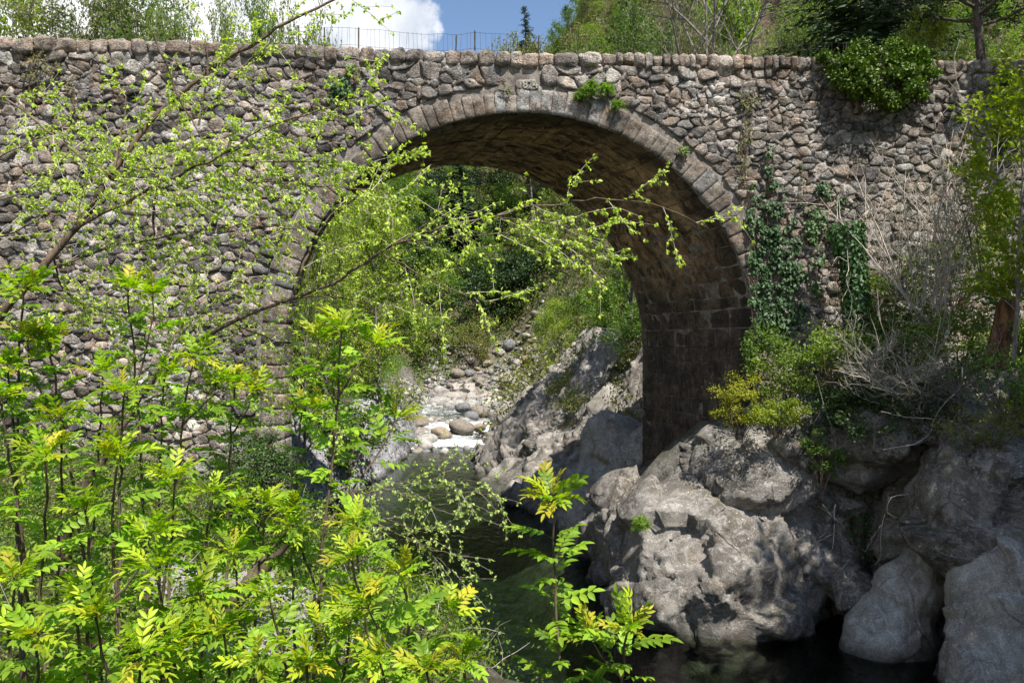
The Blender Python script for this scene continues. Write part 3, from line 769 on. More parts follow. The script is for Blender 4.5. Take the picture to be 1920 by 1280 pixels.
# room for the date stone and the drain hole beside it
ds = px(987, 160, D0); dsz = (0.235, 0.11)
keep &= ~((np.abs(S[:, 0] - ds[0] + 0.10) < 0.50) & (np.abs(S[:, 1] - ds[2]) < 0.24))
S = S[keep]
AN = 1.45                           # cells are wider than tall
SA = S * np.array([1, AN])
cells = []
for i in range(len(S)):
    d = np.hypot(*(SA - SA[i]).T); nb = np.argsort(d)[1:22]
    x0, z0 = S[i]
    poly = [(x0 - 0.75, z0 - 0.5), (x0 + 0.75, z0 - 0.5), (x0 + 0.75, z0 + 0.5), (x0 - 0.75, z0 + 0.5)]
    for j in nb:
        nx, nz = SA[j] - SA[i]
        m = (SA[j] + SA[i]) / 2
        poly = clip(poly, (nx, nz * AN), nx * m[0] + nz * m[1])
        if len(poly) < 3: break
    if len(poly) < 3: continue
    zt = float(zc_top(x0)) - COPE - 0.01
    poly = clip(poly, (0, 1), zt)
    if z0 > CZ:
        nn = np.array([x0 - CX, z0 - CZ]); nn /= np.linalg.norm(nn)
        poly = clip(poly, (-nn[0], -nn[1]), -(RO + 0.03 + nn @ np.array([CX, CZ])))
    else:
        s = 1 if x0 > CX else -1
        poly = clip(poly, (-s, 0), -s * (CX + s * (RO + 0.03)))
    # date stone corner
    if abs(x0 - ds[0] + 0.1) < 0.95 and abs(z0 - ds[2]) < 0.65:
        cxd = ds[0] - 0.10; hw, hh = 0.42, 0.135
        ax_, az_ = (abs(x0 - cxd) - hw), (abs(z0 - ds[2]) - hh)
        if ax_ > az_: s = 1 if x0 > cxd else -1; poly = clip(poly, (-s, 0), -s * (cxd + s * hw))
        else: s = 1 if z0 > ds[2] else -1; poly = clip(poly, (0, -s), -s * (ds[2] + s * hh))
    if len(poly) < 3 or area(poly) < 0.012: continue
    cells.append((area(poly), poly))
def build_wall(cs, par, n_parts):
    cs = sorted(cs, key=lambda c: -c[0]); AV, AQ, AT, AC = [], [], [], []; k = 0
    for i, (ar, poly) in enumerate(cs):
        cxm = np.mean(poly, axis=0)
        left = cxm[0] < -3.5
        tone = np.array(rb.choice(TONES)) * rb.uniform(0.70, 1.22) * np.array([0.985, 0.985, 0.965])
        if left: tone = tone * np.array([0.98, 0.975, 0.965]) * (rb.choice((0.45, 0.6, 1.35)) if rb.random() < 0.30 else 1.0)
        elif cxm[0] > XS: tone = tone * 0.92
        gp = rb.uniform(0.002, 0.012) if left else rb.uniform(0.002, 0.012)
        V, q, tr_ = face_stone(poly, gp, rb.uniform(0.012, 0.06) if left else rb.uniform(0.008, 0.05), i, rnd=0.15 if left else 0.07)
        ccol = np.array([*tone])
        if i < n_parts:
            child('wall_stone', mesh('wall_stone', V, [q, tr_], M['stone'], ccol), par)
        else:
            AV.append(V); AQ.append(q + k); AT.append(tr_ + k); AC.append(np.tile(ccol, (len(V), 1))); k += len(V)
    if AV: child('rubble_stones', mesh('rubble_stones', np.vstack(AV), [np.vstack(AQ), np.vstack(AT)], M['stone'], np.vstack(AC)), par, kind='stuff')
# hidden part of the walls below the banks needs no stones
vis = [c for c in cells if np.mean([p_[1] for p_ in c[1]]) > (2.6 if np.mean([p_[0] for p_ in c[1]]) < 0 else 3.2)]
build_wall([c for c in vis if np.mean([p_[0] for p_ in c[1]]) <= XS], bridge, 300)
build_wall([c for c in vis if np.mean([p_[0] for p_ in c[1]]) > XS], wall_r, 300)
print('wall cells', len(vis))

# voussoirs
a = 0.0; ang = [0.0]
while a < math.pi:
    mid = abs(a - math.pi / 2)
    a += rb.uniform(0.045, 0.085) if mid > 0.5 else rb.uniform(0.038, 0.068)
    ang.append(min(a, math.pi))
for i in range(len(ang) - 1):
    a0, a1 = ang[i], ang[i + 1]
    if a1 - a0 < 0.02: continue
    ro = RO + rb.uniform(-0.20, 0.02)
    poly = [(CX + r_ * math.cos(b), CZ + r_ * math.sin(b)) for r_, b in ((RI, a0), (ro, a0), (ro, (a0 + a1) / 2), (ro, a1), (RI, a1), (RI, (a0 + a1) / 2))]
    grey = 1.35 < (a0 + a1) / 2 < 1.58
    tone = np.array((0.215, 0.197, 0.175)) * rb.uniform(0.72, 1.2) * (np.array((0.98, 1.03, 1.1)) if grey or rb.random() < 0.15 else np.array((1, 0.95, 0.9)))
    V, q, tr_ = face_stone(poly, 0.002, rb.uniform(0.004, 0.022), i + 900, y0=D0 - 0.004, n=24, rnd=0.025, depth=0.5, flat=True)
    child('voussoir', mesh('voussoir', V, [q, tr_], M['vouss'], tone), bridge)
for s in (-1, 1):                   # quoins below the springing
    z1 = CZ
    while z1 > 1.2:
        h_ = rb.uniform(0.26, 0.46); xa, xb = CX + s * RI, CX + s * (RI + rb.uniform(0.45, 0.62))
        poly = [(min(xa, xb), z1 - h_), (max(xa, xb), z1 - h_), (max(xa, xb), z1), (min(xa, xb), z1)]
        tone = np.array((0.28, 0.245, 0.21)) * rb.uniform(0.75, 1.1)
        V, q, tr_ = face_stone(poly, 0.002, rb.uniform(0.004, 0.02), int(z1 * 77), y0=D0 - 0.004, n=22, rnd=0.025, depth=0.5, flat=True)
        child('quoin', mesh('quoin', V, [q, tr_], M['vouss'], tone), bridge); z1 -= h_

# vault stones on the soffit, laid in rows along the barrel
def vault_stone(a0, a1, y0, y1, seed, pier=None):
    nu, nv = 4, 4; V = []
    for i in range(nu):
        for j in range(nv):
            f, g_ = i / (nu - 1), j / (nv - 1)
            edge = 1.0 if (0 < i < nu - 1 and 0 < j < nv - 1) else 0.0
            y = y0 + (y1 - y0) * g_
            rr = RI - 0.004 - edge * (0.006 + 0.024 * ((seed * 37) % 10) / 10)
            if pier is None:
                b = a0 + (a1 - a0) * f; x, z_ = CX + rr * math.cos(b), CZ + rr * math.sin(b)
            else:
                x, z_ = CX + pier * rr, a0 + (a1 - a0) * f
            V.append((x + SK * (y - D0), y, z_))
    V = np.array(V); V += np.column_stack([vnoise(V * 3.1, seed), vnoise(V * 3.1, seed + 1) * 2.5, vnoise(V * 3.1, seed + 2) * 1.5]) * 0.02
    return V, grid_faces(nu, nv)
VT = [(0.52, 0.355, 0.20), (0.47, 0.325, 0.19), (0.39, 0.27, 0.165), (0.56, 0.385, 0.22)]
vs_list = []
b = 0.0
while b < math.pi - 0.02:
    db = rb.uniform(0.04, 0.095); y = D0 + 0.04 + rb.uniform(-0.3, 0)
    while y < D0 + BW - 0.05:
        ly = rb.uniform(0.3, 1.1); ya = max(y, D0 + 0.04); yb_ = min(y + ly, D0 + BW - 0.02)
        if yb_ - ya > 0.12: vs_list.append((b + 0.002, min(b + db, math.pi) - 0.002, ya + 0.003, yb_ - 0.003, None))
        y += ly
    b += db
for s in (1, -1):
    z1 = CZ
    while z1 > 0.7:
        h_ = rb.uniform(0.2, 0.5); y = D0 + 0.04 + rb.uniform(-0.3, 0)
        while y < D0 + BW - 0.05:
            ly = rb.uniform(0.3, 1.1); ya = max(y, D0 + 0.04); yb_ = min(y + ly, D0 + BW - 0.02)
            if yb_ - ya > 0.12: vs_list.append((z1 - h_ + 0.003, z1 - 0.003, ya + 0.003, yb_ - 0.003, s))
            y += ly
        z1 -= h_
vs_list.sort(key=lambda v: 0 if (v[4] == 1 or (v[4] is None and v[0] < 2.35)) else 1)
AV, AQ, AC = [], [], []; k = 0
for i, (a0, a1, y0, y1, pr) in enumerate(vs_list):
    V, q = vault_stone(a0, a1, y0, y1, i, pr)
    if pr == 1 or pr is None: q = q if pr is None else q
    tone = np.array(rb.choice(VT)) * rb.uniform(0.75, 1.2)
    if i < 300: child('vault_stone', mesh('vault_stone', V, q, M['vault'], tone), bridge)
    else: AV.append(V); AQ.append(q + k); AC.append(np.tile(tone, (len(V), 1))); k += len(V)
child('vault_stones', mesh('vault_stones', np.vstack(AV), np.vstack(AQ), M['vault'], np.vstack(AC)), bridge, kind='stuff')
print('vault', len(vs_list))

# coping: rounded stones along the parapet top
def cope_stone(w, d, h, seed):
    V, Fc = ICO[3]
    s = np.sign(V) * np.abs(V) ** 0.70
    s /= np.maximum(1e-6, np.abs(s).max(axis=1, keepdims=True)) ** 0.35
    s *= 1 + 0.22 * fbm(V * 1.5 + seed * 2.3, seed, 4)[:, None] + 0.10 * ridged(V * 3 + seed, seed + 3, 2)[:, None]
    return s * np.array([w / 2, d / 2, h / 2]), Fc
for par, xa, xb in ((bridge, -13.3, XS), (wall_r, XS, 14.8)):
    x = xa; k = 0
    while x < xb - 0.1:
        w = rb.uniform(0.20, 0.54) if x < 1.5 else rb.uniform(0.12, 0.30)
        w = min(w, xb - x)
        h_ = COPE + rb.uniform(-0.03, 0.07) + (0.04 if x < 1.5 else 0)
        V, Fc = cope_stone(w * 1.05, 0.62, h_ * 1.12, k + int(abs(x) * 50))
        V = V + np.array([x + w / 2, D0 + 0.22 + rb.uniform(-.03, .03), float(zc_top(x + w / 2)) - h_ * 0.52 + rb.uniform(-.012, .012)])
        tone = np.array(rb.choice(TONES[:4])) * rb.uniform(0.85, 1.2) * np.array([1.0, 0.97, 0.94])
        child('coping_stone', mesh('coping_stone', V, Fc, M['cope'], tone, smooth=True), par)
        x += w; k += 1

# date stone with raised numerals, dark drain beside it
db_ = child('date_stone', mesh('date_stone', *(lambda v: (v[0], [v[1], v[2]]))(face_stone([(ds[0] - 0.235, ds[2] - 0.125), (ds[0] + 0.30, ds[2] - 0.125), (ds[0] + 0.30, ds[2] + 0.125), (ds[0] - 0.235, ds[2] + 0.125)], 0.008, 0.02, 71, n=16, rnd=0.05, flat=True)), M['vouss'], (0.17, 0.157, 0.135)), bridge)
tc = bpy.data.curves.new('date_numerals', 'FONT'); tc.body = '1874'; tc.size = 0.235; tc.extrude = 0.016; tc.offset = 0.004; tc.align_x = 'CENTER'; tc.align_y = 'CENTER'; tc.bevel_depth = 0.003
to = bpy.data.objects.new('tmp_text', tc); COL.objects.link(to)
dgx = bpy.context.evaluated_depsgraph_get(); tme = bpy.data.meshes.new_from_object(to.evaluated_get(dgx)); tme.name = 'date_numerals'
bpy.data.objects.remove(to); tme.materials.clear()
tme.transform(Matrix.Translation((ds[0] + 0.03, D0 - 0.022, ds[2])) @ Matrix.Rotation(R(90), 4, 'X') @ Matrix.Diagonal((0.92, 0.95, 1, 1)))
ca = tme.color_attributes.new('col', 'FLOAT_COLOR', 'POINT'); ca.data.foreach_set('color', np.tile([0.25, 0.23, 0.20, 1], len(tme.vertices)).astype(np.float32)); tme.materials.append(M['vouss'])
obj('date_numerals', tme, db_)

# chinking: small stones wedged in the joints of both walls
def chinks(cs, par, n, seed):
    rg = np.random.default_rng(seed); Vi, Fi = ico(1); AV, AF, AC = [], [], []
    pick = rg.integers(0, len(cs), n)
    for k, i in enumerate(pick):
        poly = cs[i][1]; j = rg.integers(0, len(poly)); a = rg.random() if rg.random() < 0.6 else 0.0
        p_ = np.array(poly[j]) * (1 - a) + np.array(poly[(j + 1) % len(poly)]) * a
        if np.hypot(p_[0] - CX, p_[1] - CZ) < RO + 0.08: continue
        s_ = np.clip(rg.lognormal(-3.25, 0.42), 0.018, 0.085)
        e_ = np.array(poly[(j + 1) % len(poly)]) - np.array(poly[j]); th = math.atan2(e_[1], e_[0] + 1e-9)
        W = Vi * np.array([s_ * rg.uniform(1.0, 2.4), s_ * 0.9, s_ * rg.uniform(0.6, 1.0)]) * (1 + 0.25 * rg.normal(size=(len(Vi), 1)).clip(-1, 1))
        c_, n_ = math.cos(th), math.sin(th)
        W = np.column_stack([W[:, 0] * c_ - W[:, 2] * n_, W[:, 1], W[:, 0] * n_ + W[:, 2] * c_])
        AV.append(W + np.array([p_[0], D0 + 0.035 - s_ * 0.35, p_[1]])); AF.append(Fi + len(Vi) * len(AF))
        AC.append(np.tile(np.array(TONES[rg.integers(0, 8)]) * rg.uniform(0.7, 1.2), (len(Vi), 1)))
    child('chinking_stones', mesh('chinking_stones', np.vstack(AV), np.vstack(AF), M['stone'], np.vstack(AC)), par, kind='stuff')
chinks([c for c in vis if np.mean([p_[0] for p_ in c[1]]) <= XS], bridge, 11000, 3)
chinks([c for c in vis if np.mean([p_[0] for p_ in c[1]]) > XS], wall_r, 4500, 4)
# ------------------------------------------------------------------ plants: builders
def unit(v): return v / (np.linalg.norm(v, axis=-1, keepdims=True) + 1e-9)
def leaf_quads(P, D, N, L, W, fold=0.25):
    """folded lozenge leaves: base P, direction D, normal N"""
    D = unit(D); S = unit(np.cross(D, N)); N2 = np.cross(S, D); n = len(P)
    L = np.broadcast_to(np.asarray(L, float), (n,))[:, None]; W = np.broadcast_to(np.asarray(W, float), (n,))[:, None]
    mid = P + D * L * 0.45 + N2 * W * fold
    V = np.stack([P, mid - S * W * 0.5, P + D * L, mid + S * W * 0.5], 1).reshape(-1, 3)
    b = np.arange(n)[:, None] * 4
    return V, np.vstack([b + [0, 2, 1], b + [0, 3, 2]])
def rand_dirs(n, g, up=0.0):
    d = g.normal(size=(n, 3)); d[:, 2] += up; return unit(d)
def tubes(PL, RAD, sides=4):
    PL = np.asarray(PL, float); RAD = np.asarray(RAD, float); N, K, _ = PL.shape
    T = np.gradient(PL, axis=1); T = unit(T)
    ref = np.where(np.abs(T[..., 2:3]) > 0.9, np.array([1.0, 0, 0]), np.array([0, 0, 1.0]))
    U = unit(np.cross(T, ref)); Wv = np.cross(T, U)
    a = np.arange(sides) * 2 * math.pi / sides
    V = PL[:, :, None, :] + RAD[:, :, None, None] * (np.cos(a)[:, None] * U[:, :, None, :] + np.sin(a)[:, None] * Wv[:, :, None, :])
    base = (np.arange(N) * K * sides)[:, None, None] + (np.arange(K - 1) * sides)[None, :, None]
    i = np.arange(sides); j = (i + 1) % sides
    q = np.stack([base + i, base + j, base + j + sides, base + i + sides], -1).reshape(-1, 4)
    return V.reshape(-1, 3), q
class Acc:
    def __init__(s): s.V, s.Q, s.T, s.C, s.k = [], [], [], [], 0
    def add(s, V, Fc, c=None):
        if len(V) == 0: return
        (s.Q if Fc.shape[1] == 4 else s.T).append(Fc + s.k); s.V.append(V); s.k += len(V)
        if c is not None:
            c = np.asarray(c, float); s.C.append(np.tile(c, (len(V), 1)) if c.ndim == 1 else c)
    def me(s, name, mat, smooth=False):
        FL = ([np.vstack(s.Q)] if s.Q else []) + ([np.vstack(s.T)] if s.T else [])
        return mesh(name, np.vstack(s.V), FL, mat, np.vstack(s.C) if s.C else None, smooth)
def sprout(start, d, length, K, wob, lift, g):
    d = unit(np.asarray(d, float)); p = np.asarray(start, float); pts = [p]; ln = np.asarray(length, float)[:, None] / (K - 1)
    for k in range(K - 1):
        d = unit(d + g.normal(size=d.shape) * wob + np.array([0, 0, lift / (K - 1)])); p = p + d * ln; pts.append(p)
    return np.stack(pts, 1)
def along(PL, m, t0, t1, g):
    N, K, _ = PL.shape
    t = np.tile(np.linspace(t0, t1, m), (N, 1)) + g.uniform(-.5, .5, (N, m)) * (t1 - t0) / m
    t = np.clip(t, 0.01, 0.995); x = t * (K - 1); i = np.floor(x).astype(int).clip(0, K - 2); f = (x - i)[..., None]
    r = np.arange(N)[:, None]
    return (PL[r, i] * (1 - f) + PL[r, i + 1] * f).reshape(-1, 3), unit(PL[r, i + 1] - PL[r, i]).reshape(-1, 3), t.reshape(-1)
def fan(T, ang, az):
    ref = np.where(np.abs(T[:, 2:3]) > 0.95, np.array([1.0, 0, 0]), np.array([0, 0, 1.0]))
    U = unit(np.cross(T, ref)); Wv = np.cross(T, U); ang = ang[:, None]; az = az[:, None]
    return T * np.cos(ang) + (U * np.cos(az) + Wv * np.sin(az)) * np.sin(ang)
def tones(n, g, a, b, jit=0.18):
    f = g.random((n, 1)); c = np.array(a) * (1 - f) + np.array(b) * f
    return np.repeat(c * (1 + g.uniform(-jit, jit, (n, 1))), 4, axis=0)

M['bark_dark'] = bark_mat('dark_bark', (0.035, 0.028, 0.022), (0.10, 0.085, 0.07))
M['bark_grey'] = bark_mat('grey_bark', (0.10, 0.09, 0.075), (0.24, 0.22, 0.19))
M['bark_brown'] = bark_mat('brown_bark', (0.07, 0.05, 0.035), (0.17, 0.125, 0.09))
M['bark_pale'] = bark_mat('pale_dead_wood', (0.28, 0.24, 0.20), (0.50, 0.45, 0.39))
M['bark_red'] = bark_mat('rotten_red_wood', (0.05, 0.025, 0.015), (0.20, 0.10, 0.055), 9)
M['leaf'] = leaf_mat('leaf', 0.38)
M['leaf_young'] = leaf_mat('young_leaf', 0.42, (0.62, 0.80, 0.08), 0.45, 0.32, 0.32)
M['leaf_dark'] = leaf_mat('evergreen_leaf', 0.15, (0.4, 0.6, 0.1), 0.48, 0.28)
M['needle'] = leaf_mat('needle', 0.10, (0.4, 0.55, 0.15), 0.6, 0.25)

YEL = ((0.30, 0.35, 0.025), (0.19, 0.27, 0.022))
SPR = ((0.21, 0.28, 0.04), (0.13, 0.19, 0.028))
GRN = ((0.15, 0.23, 0.035), (0.08, 0.14, 0.024))
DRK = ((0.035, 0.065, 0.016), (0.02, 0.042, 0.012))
OLV = ((0.20, 0.19, 0.055), (0.14, 0.15, 0.04))
CON = ((0.034, 0.060, 0.028), (0.055, 0.085, 0.038))
BUD = ((0.16, 0.13, 0.06), (0.15, 0.17, 0.04))

def broadleaf(seed, H=8.0, spread=0.34, n1=13, n2=7, n3=5, nl=6, leaf=0.16, cols=SPR, t0=0.2, tr=0.013, mat='leaf', bark='bark_grey', flat=0.3):
    """trunk mesh and crown mesh of a branching tree"""
    g = np.random.default_rng(seed); A = Acc()
    tk = sprout(np.zeros((1, 3)), np.array([[g.uniform(-.08, .08), g.uniform(-.08, .08), 1.0]]), [H * 0.92], 8, 0.05, 0.2, g)
    tk[:, 0, 2] -= 0.4
    A.add(*tubes(tk, np.linspace(H * tr, H * tr * 0.12, 8)[None], 7))
    P, T, tt = along(tk, n1, t0, 0.98, g)
    az = np.arange(len(P)) * 2.4 + g.uniform(-.4, .4, len(P))
    prof = np.sin(np.clip((tt - t0) / (1 - t0), 0, 1) * 2.3 + 0.55)
    b1 = sprout(P, fan(T, g.uniform(0.75, 1.25, len(P)) * (1.1 - 0.35 * tt), az), H * spread * np.clip(prof, 0.25, 1) * g.uniform(0.75, 1.2, len(P)), 6, 0.12, 0.5, g)
    A.add(*tubes(b1, np.outer(H * tr * 0.45 * (1.1 - 0.7 * tt), np.linspace(1, 0.25, 6)), 5))
    P, T, tt = along(b1, n2, 0.25, 1.0, g)
    b2 = sprout(P, fan(T, g.uniform(0.5, 1.1, len(P)), g.uniform(0, 6.28, len(P))), H * spread * 0.42 * g.uniform(0.5, 1.1, len(P)), 4, 0.16, 0.3, g)
    A.add(*tubes(b2, np.full((len(P), 1), H * tr * 0.13) * np.linspace(1, 0.35, 4), 4))
    P, T, tt = along(b2, n3, 0.2, 1.0, g)
    b3 = sprout(P, fan(T, g.uniform(0.5, 1.2, len(P)), g.uniform(0, 6.28, len(P))), H * spread * 0.2 * g.uniform(0.5, 1.2, len(P)), 3, 0.2, 0.1, g)
    A.add(*tubes(b3, np.full((len(P), 1), H * tr * 0.05) * np.linspace(1, 0.5, 3), 3))
    trunk = A.me('trunk', M[bark], True)
    if nl == 0: return trunk, None
    P, T, tt = along(b3, nl, 0.1, 1.0, g)
    P = P + g.normal(size=P.shape) * leaf * 0.35
    V, Fc = leaf_quads(P, unit(T * 0.5 + rand_dirs(len(P), g, -0.2)), rand_dirs(len(P), g, 1.0), leaf * g.uniform(0.6, 1.2, len(P)), leaf * 0.62 * g.uniform(0.7, 1.2, len(P)))
    return trunk, mesh('crown', V, Fc, M[mat], tones(len(P), g, *cols))

def shrub(seed, r=(1, 1, 1), n=2500, leaf=0.09, cols=GRN, mat='leaf', clumps=46, csz=0.26, bark='bark_brown', stems=14, hollow=0.45, centres=None):
    """crown of leaf clumps on stems, standing on z = 0"""
    g = np.random.default_rng(seed); r = np.array(r)
    d = rand_dirs(clumps, g, 0.25); rad = g.uniform(hollow, 1.0, clumps) ** 0.6
    rad *= 1 + 0.3 * g.normal(size=clumps).clip(-1, 1)
    c = d * rad[:, None] * r + np.array([0, 0, r[2] * 0.95]); c[:, 2] = np.maximum(c[:, 2], 0.05)
    if centres is not None: c = np.array(centres, float); clumps = len(c); d = unit(c - c.mean(0))
    which = g.integers(0, clumps, n); sz = csz * r.mean() * g.uniform(0.5, 1.3, clumps)
    P = c[which] + g.normal(size=(n, 3)) * sz[which][:, None] * 0.55 * np.array([1.15, 1.15, 0.8])
    V, Fc = leaf_quads(P, rand_dirs(n, g, 0.0), unit(rand_dirs(n, g, 0.8) + d[which] * 0.5), leaf * g.uniform(0.6, 1.3, n), leaf * 0.62 * g.uniform(0.7, 1.2, n))
    ct = g.uniform(0.75, 1.2, clumps)
    crown = mesh('crown', V, Fc, M[mat], tones(n, g, *cols) * np.repeat(ct[which], 4)[:, None])
    A = Acc(); k = min(stems, clumps); e = c[:k]; s0 = np.zeros((k, 3)); s0[:, :2] = e[:, :2] * 0.12; s0[:, 2] = -0.25
    tt = np.linspace(0, 1, 6)[None, :, None]
    PL = s0[:, None] * (1 - tt) + e[:, None] * tt + np.array([0, 0, 1]) * (tt * (1 - tt)) * r[2] * 0.5 + g.normal(size=(k, 6, 3)) * 0.03 * r.mean()
    A.add(*tubes(PL, np.full((k, 1), 0.018 * r.mean()) * np.linspace(1, 0.3, 6), 4))
    return A.me('stems', M[bark], True), crown

def conifer(seed, H=10.0, w=0.22, whorls=26, per=6, cols=CON, droop=-0.25, dens=1.0):
    g = np.random.default_rng(seed); A = Acc()
    tk = sprout(np.zeros((1, 3)), np.array([[0, 0, 1.0]]), [H], 8, 0.015, 0.1, g); tk[:, 0, 2] -= 0.4
    A.add(*tubes(tk, np.linspace(H * 0.016, H * 0.002, 8)[None], 7))
    P, T, tt = along(tk, whorls * per, 0.12, 0.985, g)
    az = g.uniform(0, 6.28, len(P)); up = 0.15 - 0.1 * (1 - tt)
    d = np.column_stack([np.cos(az), np.sin(az), up])
    b1 = sprout(P, d, H * w * np.clip((1.03 - tt), 0.05, 1) ** 0.8 * g.uniform(0.65, 1.15, len(P)), 5, 0.08, droop, g)
    A.add(*tubes(b1, np.full((len(P), 1), H * 0.0022) * np.linspace(1, 0.3, 5), 3))
    m = int(13 * dens)
    P, T, t2 = along(b1, m, 0.12, 1.0, g)
    L = H * 0.052 * (1.15 - 0.5 * t2) * np.repeat(np.clip(1.15 - tt, 0.25, 1), m)
    out = []
    for s in (-1, 1, 0):
        dd = unit(T * 0.75 + s * unit(np.cross(T, np.array([0, 0, 1.0]))) * 0.9 + np.array([0, 0, -0.28]) + g.normal(size=T.shape) * 0.18)
        out.append(leaf_quads(P + g.normal(size=P.shape) * H * 0.004, dd, rand_dirs(len(P), g, 1.5), L * g.uniform(0.7, 1.3, len(P)), L * 0.30, 0.15))
    n = len(P); Vv = np.vstack([o[0] for o in out]); Ff = np.vstack([o[1] + i * n * 4 for i, o in enumerate(out)])
    return A.me('trunk', M['bark_dark'], True), mesh('crown', Vv, Ff, M['needle'], tones(3 * n, g, *cols))

def plant(pair, name, cat, loc, s, label, group=None, rz=0.0, sx=1.0, part='trunk'):
    """a tree or bush standing at loc: its own Empty with a trunk (or stems) and a crown"""
    e = empty(name, loc, label, cat, group, rz); e.scale = (s * sx, s * sx, s)
    if pair[0] is not None: obj(part, pair[0], e)
    if pair[1] is not None: obj('crown', pair[1], e)
    return e
def at_ground(X, d):
    x = (X - 960) / F * d; return (x, d, tz(x, d) - 0.05)
def top_scale(X, Ytop, d, H):
    """scale so that a tree of height H rooted on the ground reaches the photograph's height"""
    return max(0.2, (EYE - (Ytop - 640) / F * d - at_ground(X, d)[2]) / H)

SP = [broadleaf(s, 8, 0.36, 15, 8, 6, 8, 0.21, SPR) for s in (1, 2)]
YT = [broadleaf(s, 8, 0.40, 18, 10, 8, 10, 0.135, YEL, t0=0.06) for s in (11, 12)]
OT = [broadleaf(s, 8, 0.36, 15, 8, 6, 8, 0.17, OLV) for s in (21, 22)]
GT = [broadleaf(s, 8, 0.34, 15, 8, 6, 9, 0.21, GRN, t0=0.1) for s in (31, 32)]
BT = [broadleaf(s, 8, 0.36, 15, 8, 7, 2, 0.07, BUD, tr=0.008, bark='bark_grey') for s in (41, 42)]
CT = [conifer(51, 10, 0.24, 30, 6), conifer(52, 10, 0.30, 28, 7, dens=1.3)]
NS = [broadleaf(s, 8, 0.40, 16, 9, 8, 13, 0.10, SPR, t0=0.25) for s in (15, 16)]
NO = [broadleaf(s, 8, 0.40, 16, 9, 8, 12, 0.09, OLV, t0=0.25) for s in (25, 26)]
NG = [broadleaf(s, 8, 0.38, 16, 9, 8, 14, 0.10, GRN, t0=0.2) for s in (35, 36)]
SG = [shrub(s, (1, 1, 0.9), 3000, 0.10, GRN) for s in (61, 62)]
SS = [shrub(s, (1, 1, 0.9), 2800, 0.095, SPR) for s in (63, 64)]
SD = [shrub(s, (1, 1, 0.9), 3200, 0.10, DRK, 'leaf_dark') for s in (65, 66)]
SO = [shrub(s, (1, 1, 0.9), 2600, 0.085, OLV) for s in (67, 68)]

# ------------------------------------------------------------------ upstream: trees seen through the arch
def T(kind, i, name, cat, X, d, Ytop, H, label, group=None, rz=0.0, sx=1.0, dz=0.0):
    part = 'stems' if kind in (SG, SS, SD, SO) else 'trunk'
    q = at_ground(X, d)
    return plant(kind[i], name, cat, (q[0], q[1], q[2] + dz), top_scale(X, Ytop, d, H), label, group, rz, sx, part)
T(YT, 0, 'broadleaf_tree', 'tree', 610, 29, 385, 8.6, 'large yellow-green tree in new leaf filling the west side of the arch', rz=0.4, sx=0.85)
T(YT, 1, 'broadleaf_tree', 'tree', 715, 36, 400, 8.6, 'yellow-green tree beside the darker slope seen through the arch', rz=2.0, sx=0.85)
T(YT, 0, 'broadleaf_tree', 'tree', 545, 40, 300, 8.6, 'tall yellow-green tree partly hidden by the near arch pier', rz=3.1, sx=0.9)
T(YT, 1, 'broadleaf_tree', 'tree', 660, 48, 330, 8.6, 'pale yellow-green tree rising behind the leafy tree in the arch', rz=4.4, sx=0.9)
T(CT, 1, 'conifer', 'tree', 862, 74, 262, 10, 'large dark conifer with spreading boughs under the arch crown', rz=0.3, sx=1.25)
T(CT, 0, 'conifer', 'tree', 800, 84, 300, 10, 'dark conifer half hidden west of the big one beneath the arch', rz=1.3, sx=1.2)
T(CT, 0, 'conifer', 'tree', 935, 88, 285, 10, 'dark narrow conifer east of the big one beneath the arch', rz=2.2)
T(GT, 0, 'broadleaf_tree', 'tree', 1035, 76, 380, 8.6, 'bright green young tree below the far arch ring', rz=1.0)
T(GT, 1, 'broadleaf_tree', 'tree', 990, 84, 345, 8.6, 'spring green tree high on the wooded slope beside the conifers', rz=2.4)
T(SG, 1, 'bush', 'bush', 1200, 25.5, 610, 1.9, 'leafy green bush in the nook between pier and layered rock', rz=4.4, sx=1.1, dz=0.6)
T(SS, 0, 'bush', 'bush', 1120, 37, 610, 1.9, 'light green bush halfway along the crest of the layered rock', rz=0.4, sx=1.2, dz=0.7)
T(SO, 1, 'bush', 'bush', 1065, 45, 600, 1.9, 'olive bush at the far end of the layered rock crest', rz=0.4, sx=1.1, dz=0.6)
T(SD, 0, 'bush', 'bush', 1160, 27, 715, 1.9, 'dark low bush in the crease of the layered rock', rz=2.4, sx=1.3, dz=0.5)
T(BT, 0, 'bare_tree', 'tree', 1160, 44, 470, 8.6, 'leafless grey sapling close to the pier in the arch', rz=4.2, sx=0.55)
T(GT, 0, 'broadleaf_tree', 'tree', 940, 78, 440, 8.6, 'mid green tree in the middle of the arch', rz=2.1)
T(GT, 1, 'broadleaf_tree', 'tree', 1085, 66, 470, 8.6, 'feathery green tree below the bare stems in the arch', rz=5.1)
T(GT, 1, 'broadleaf_tree', 'tree', 1120, 66, 430, 8.6, 'fresh green tree brushing the dark vault edge', rz=3.4)
T(SG, 0, 'bush', 'bush', 1155, 35, 545, 1.9, 'broad fern-green bush above the layered rock slope', rz=1.0, sx=1.1, dz=0.75)
T(SG, 1, 'bush', 'bush', 1090, 41, 575, 1.9, 'green bush at the top of the layered rock slope', rz=2.4, sx=1.0, dz=0.75)
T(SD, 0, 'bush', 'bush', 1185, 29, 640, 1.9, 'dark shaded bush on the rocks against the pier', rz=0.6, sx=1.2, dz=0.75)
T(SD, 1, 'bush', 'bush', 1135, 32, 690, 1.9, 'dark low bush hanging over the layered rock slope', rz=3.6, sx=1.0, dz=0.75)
T(SD, 1, 'bush', 'bush', 812, 68, 520, 1.9, 'very dark bush in the shaded hollow beside the yellow-green trees', rz=3.2, sx=1.0)
